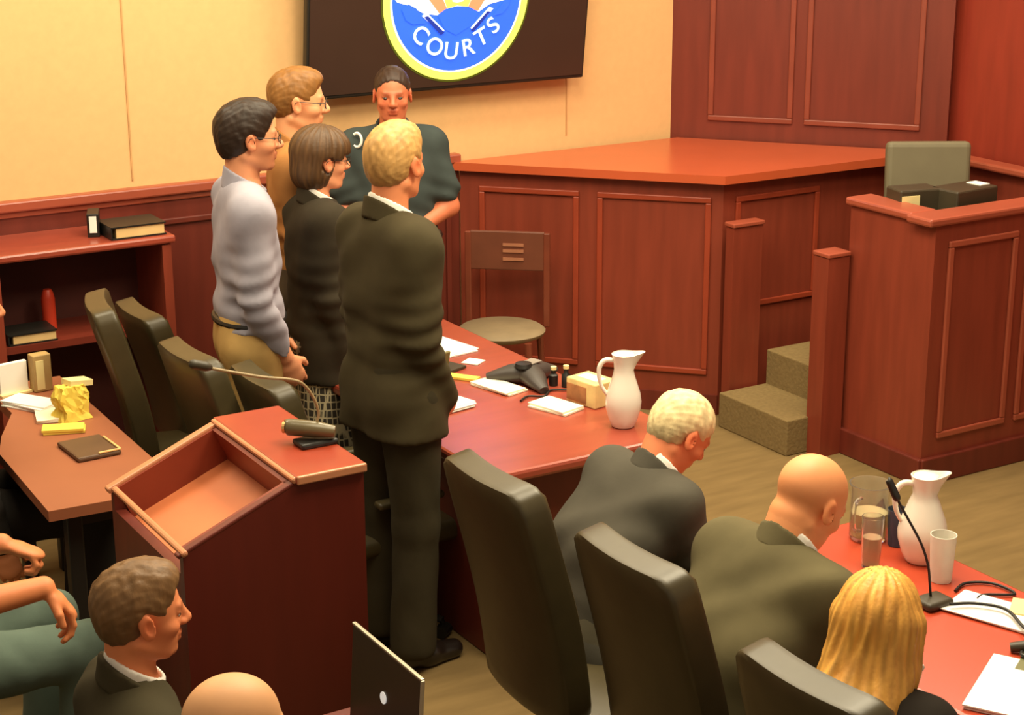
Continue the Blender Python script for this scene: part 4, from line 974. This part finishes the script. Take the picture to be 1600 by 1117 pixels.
# the three seated at the red table
I = person('grey-haired man in a blue-grey suit bent forward over his lap', (2.91, 3.79), 0, H=1.72, ztop=1.15, sw=.9, neckl=.150, nk=1.05, sit=.41, lean=18, lean2=46, head=(-8, 40, 0), neckf=.1,
    armR=((.35, -.16, -.9), (.75, .30, -.5)), armL=((.35, .16, -.9), (.75, -.30, -.5)), skin=(228, 136, 92), hair='thin', hairc=(232, 210, 158), topc=(74, 70, 60), bottomc=(82, 76, 60), slim=.012, res=.011)
I = person('bald man in an olive suit seated at the red table looking down', (2.78, 3.09), 4, H=1.80, ztop=1.21, sw=.95, neckl=.140, nk=1.13, sit=.41, lean=12, lean2=38, head=(-4, 34, 0), neckf=.1,
    armR=((.50, -.22, -.8), (.85, .25, -.25)), armL=((.50, .22, -.8), (.85, -.25, -.25)), skin=(232, 156, 104), hair='bald', topc=(92, 84, 58), bottomc=(66, 58, 42), slim=.03, res=.011)
I = person('blonde woman with long straight hair seen from behind at the red table', (2.45, 2.54), 30, H=1.60, ztop=1.17, sit=.42, lean=4, lean2=12, head=(0, 6, 0), fem=True,
    armR=((.40, -.16, -.9), (.85, .20, -.2)), armL=((.40, .16, -.9), (.85, -.20, -.2)), skin=(232, 160, 116), hair='long', hairc=(248, 176, 82), topc=(36, 30, 24), bottomc=(36, 30, 24), res=.012)
MB().lathe([(0, -.008), (.006, -.006), (.008, 0), (.006, .006), (0, .008)], c=tuple(I['hd']((.015, -.108, -.09))), n=14).build('pearl_earring', PAPER, I['root'], smooth=True)
# foreground
I = person('brown-haired man in an olive suit in the foreground, face in profile before the lectern', (1.11, 3.45), -4, H=1.72, ztop=1.165, torso_fit=True, sw=.80, drop=.085, sit=.38, lean=-4, lean2=2, head=(-2, 4, 0),
    skin=(228, 140, 92), hair='short', hairc=(120, 88, 54), topc=(66, 60, 42), bottomc=(44, 40, 30), fres=.0034, slim=.01, res=.011)
I = person('bald man whose bare crown shows at the bottom edge, right of the brown-haired man', (1.10, 2.87), 0, H=1.78, ztop=1.155, torso_fit=True, sit=.38, lean=-4, lean2=2, head=(0, 6, 0),
    skin=(222, 166, 118), hair='bald', topc=(50, 44, 34), bottomc=(50, 44, 34), res=.014)
I = person('person in faded jeans seated at the left edge, forearm resting over the knee', (.66, 4.22), 0, H=1.84, wristat=(1.07, 4.09), legs=((.52, .15, .55), (.48, .15, .09), (.54, -.13, .56), (.50, -.13, .09)), sit=.50, lean=4, lean2=6, head=(0, 4, 0),
    armR=((.15, -.45, -.45), (.99, .05, .02)), armL=((.20, .05, -.50), (.95, -.22, -.02)), handR=((.60, .0, -.80), (-.6, 0, -.7), 30), handL=((.9, -.3, -.4), (-.3, .0, -.9), 55),
    skin=(222, 134, 84), hair='short', hairc=(70, 50, 34), top='shirt', topc=(40, 38, 34), bottomc=(96, 112, 100), sleeve='short', fres=.0038, res=.011, slim=.01)
I = person('person in a dark jacket seated behind the side desk at the left edge', (1.30, 5.58), -10, H=1.78, sit=.46, lean=2, lean2=8, head=(0, 6, 0),
    skin=(214, 140, 96), hair='short', hairc=(50, 36, 26), topc=(34, 30, 26), bottomc=(34, 30, 26), res=.014)
for (lbl, x, y, rz) in (('dark chair under the brown-haired man in the foreground', .90, 3.43, 0), ('dark chair under the bald man at the bottom edge', .88, 2.86, 0),
                        ('black chair under the person in faded jeans', .62, 4.25, R(-6)), ('black chair of the person behind the side desk', 1.10, 5.61, R(-10))):
    c = chair_copy(lbl, (x, y, -.04), rz)

# ------------------------------------------------------------------ light
def area(name, loc, size, power, col=(1, .865, .60), rx=0, rz=0):
    l = bpy.data.lights.new(name, 'AREA'); l.shape = 'RECTANGLE'; l.size = size[0]; l.size_y = size[1]; l.energy = power; l.color = col
    o = bpy.data.objects.new(name, l); COL.objects.link(o); o.location = loc; o.rotation_euler = (rx, 0, rz); return o
area('ceiling_light_front', (1.6, 3.4, 3.5), (1.4, 1.4), 44)
area('ceiling_light_tables', (3.1, 3.4, 3.5), (.9, 1.4), 104)
area('ceiling_light_well', (3.1, 5.3, 3.5), (1.4, 1.0), 74)
area('ceiling_light_left', (1.2, 5.9, 3.5), (1.2, 1.0), 46)
area('ceiling_light_stand', (5.2, 5.0, 3.5), (1.0, 1.2), 70)
area('wall_wash', (3.2, 6.3, 3.4), (4.5, .3), 46, rx=R(-28) if False else R(25))
W = bpy.data.worlds.new('room_ambience'); SC.world = W; W.use_nodes = True
W.node_tree.nodes['Background'].inputs[0].default_value = (1.0, .78, .55, 1); W.node_tree.nodes['Background'].inputs[1].default_value = .40

# ------------------------------------------------------------------ camera
yaw, pit, rol = R(31), R(16.7), R(-.25)
cam = bpy.data.cameras.new('camera'); co = bpy.data.objects.new('camera', cam); COL.objects.link(co)
fh = Vector((math.sin(yaw), math.cos(yaw), 0)); rr = Vector((math.cos(yaw), -math.sin(yaw), 0))
fwd = fh*math.cos(pit)-Vector((0, 0, 1))*math.sin(pit); uu = rr.cross(fwd)
r2 = rr*math.cos(rol)+uu*math.sin(rol); u2 = -rr*math.sin(rol)+uu*math.cos(rol)
co.matrix_world = Matrix.Translation((0, 0, 2.7)) @ Matrix(((r2.x, u2.x, -fwd.x, 0), (r2.y, u2.y, -fwd.y, 0), (r2.z, u2.z, -fwd.z, 0), (0, 0, 0, 1)))
cam.sensor_fit = 'HORIZONTAL'; cam.sensor_width = 36; cam.lens = 36*2720/1600; cam.clip_start = .05
SC.camera = co
SC.view_settings.view_transform = 'Standard'; SC.view_settings.look = 'None'; SC.view_settings.exposure = 0.0
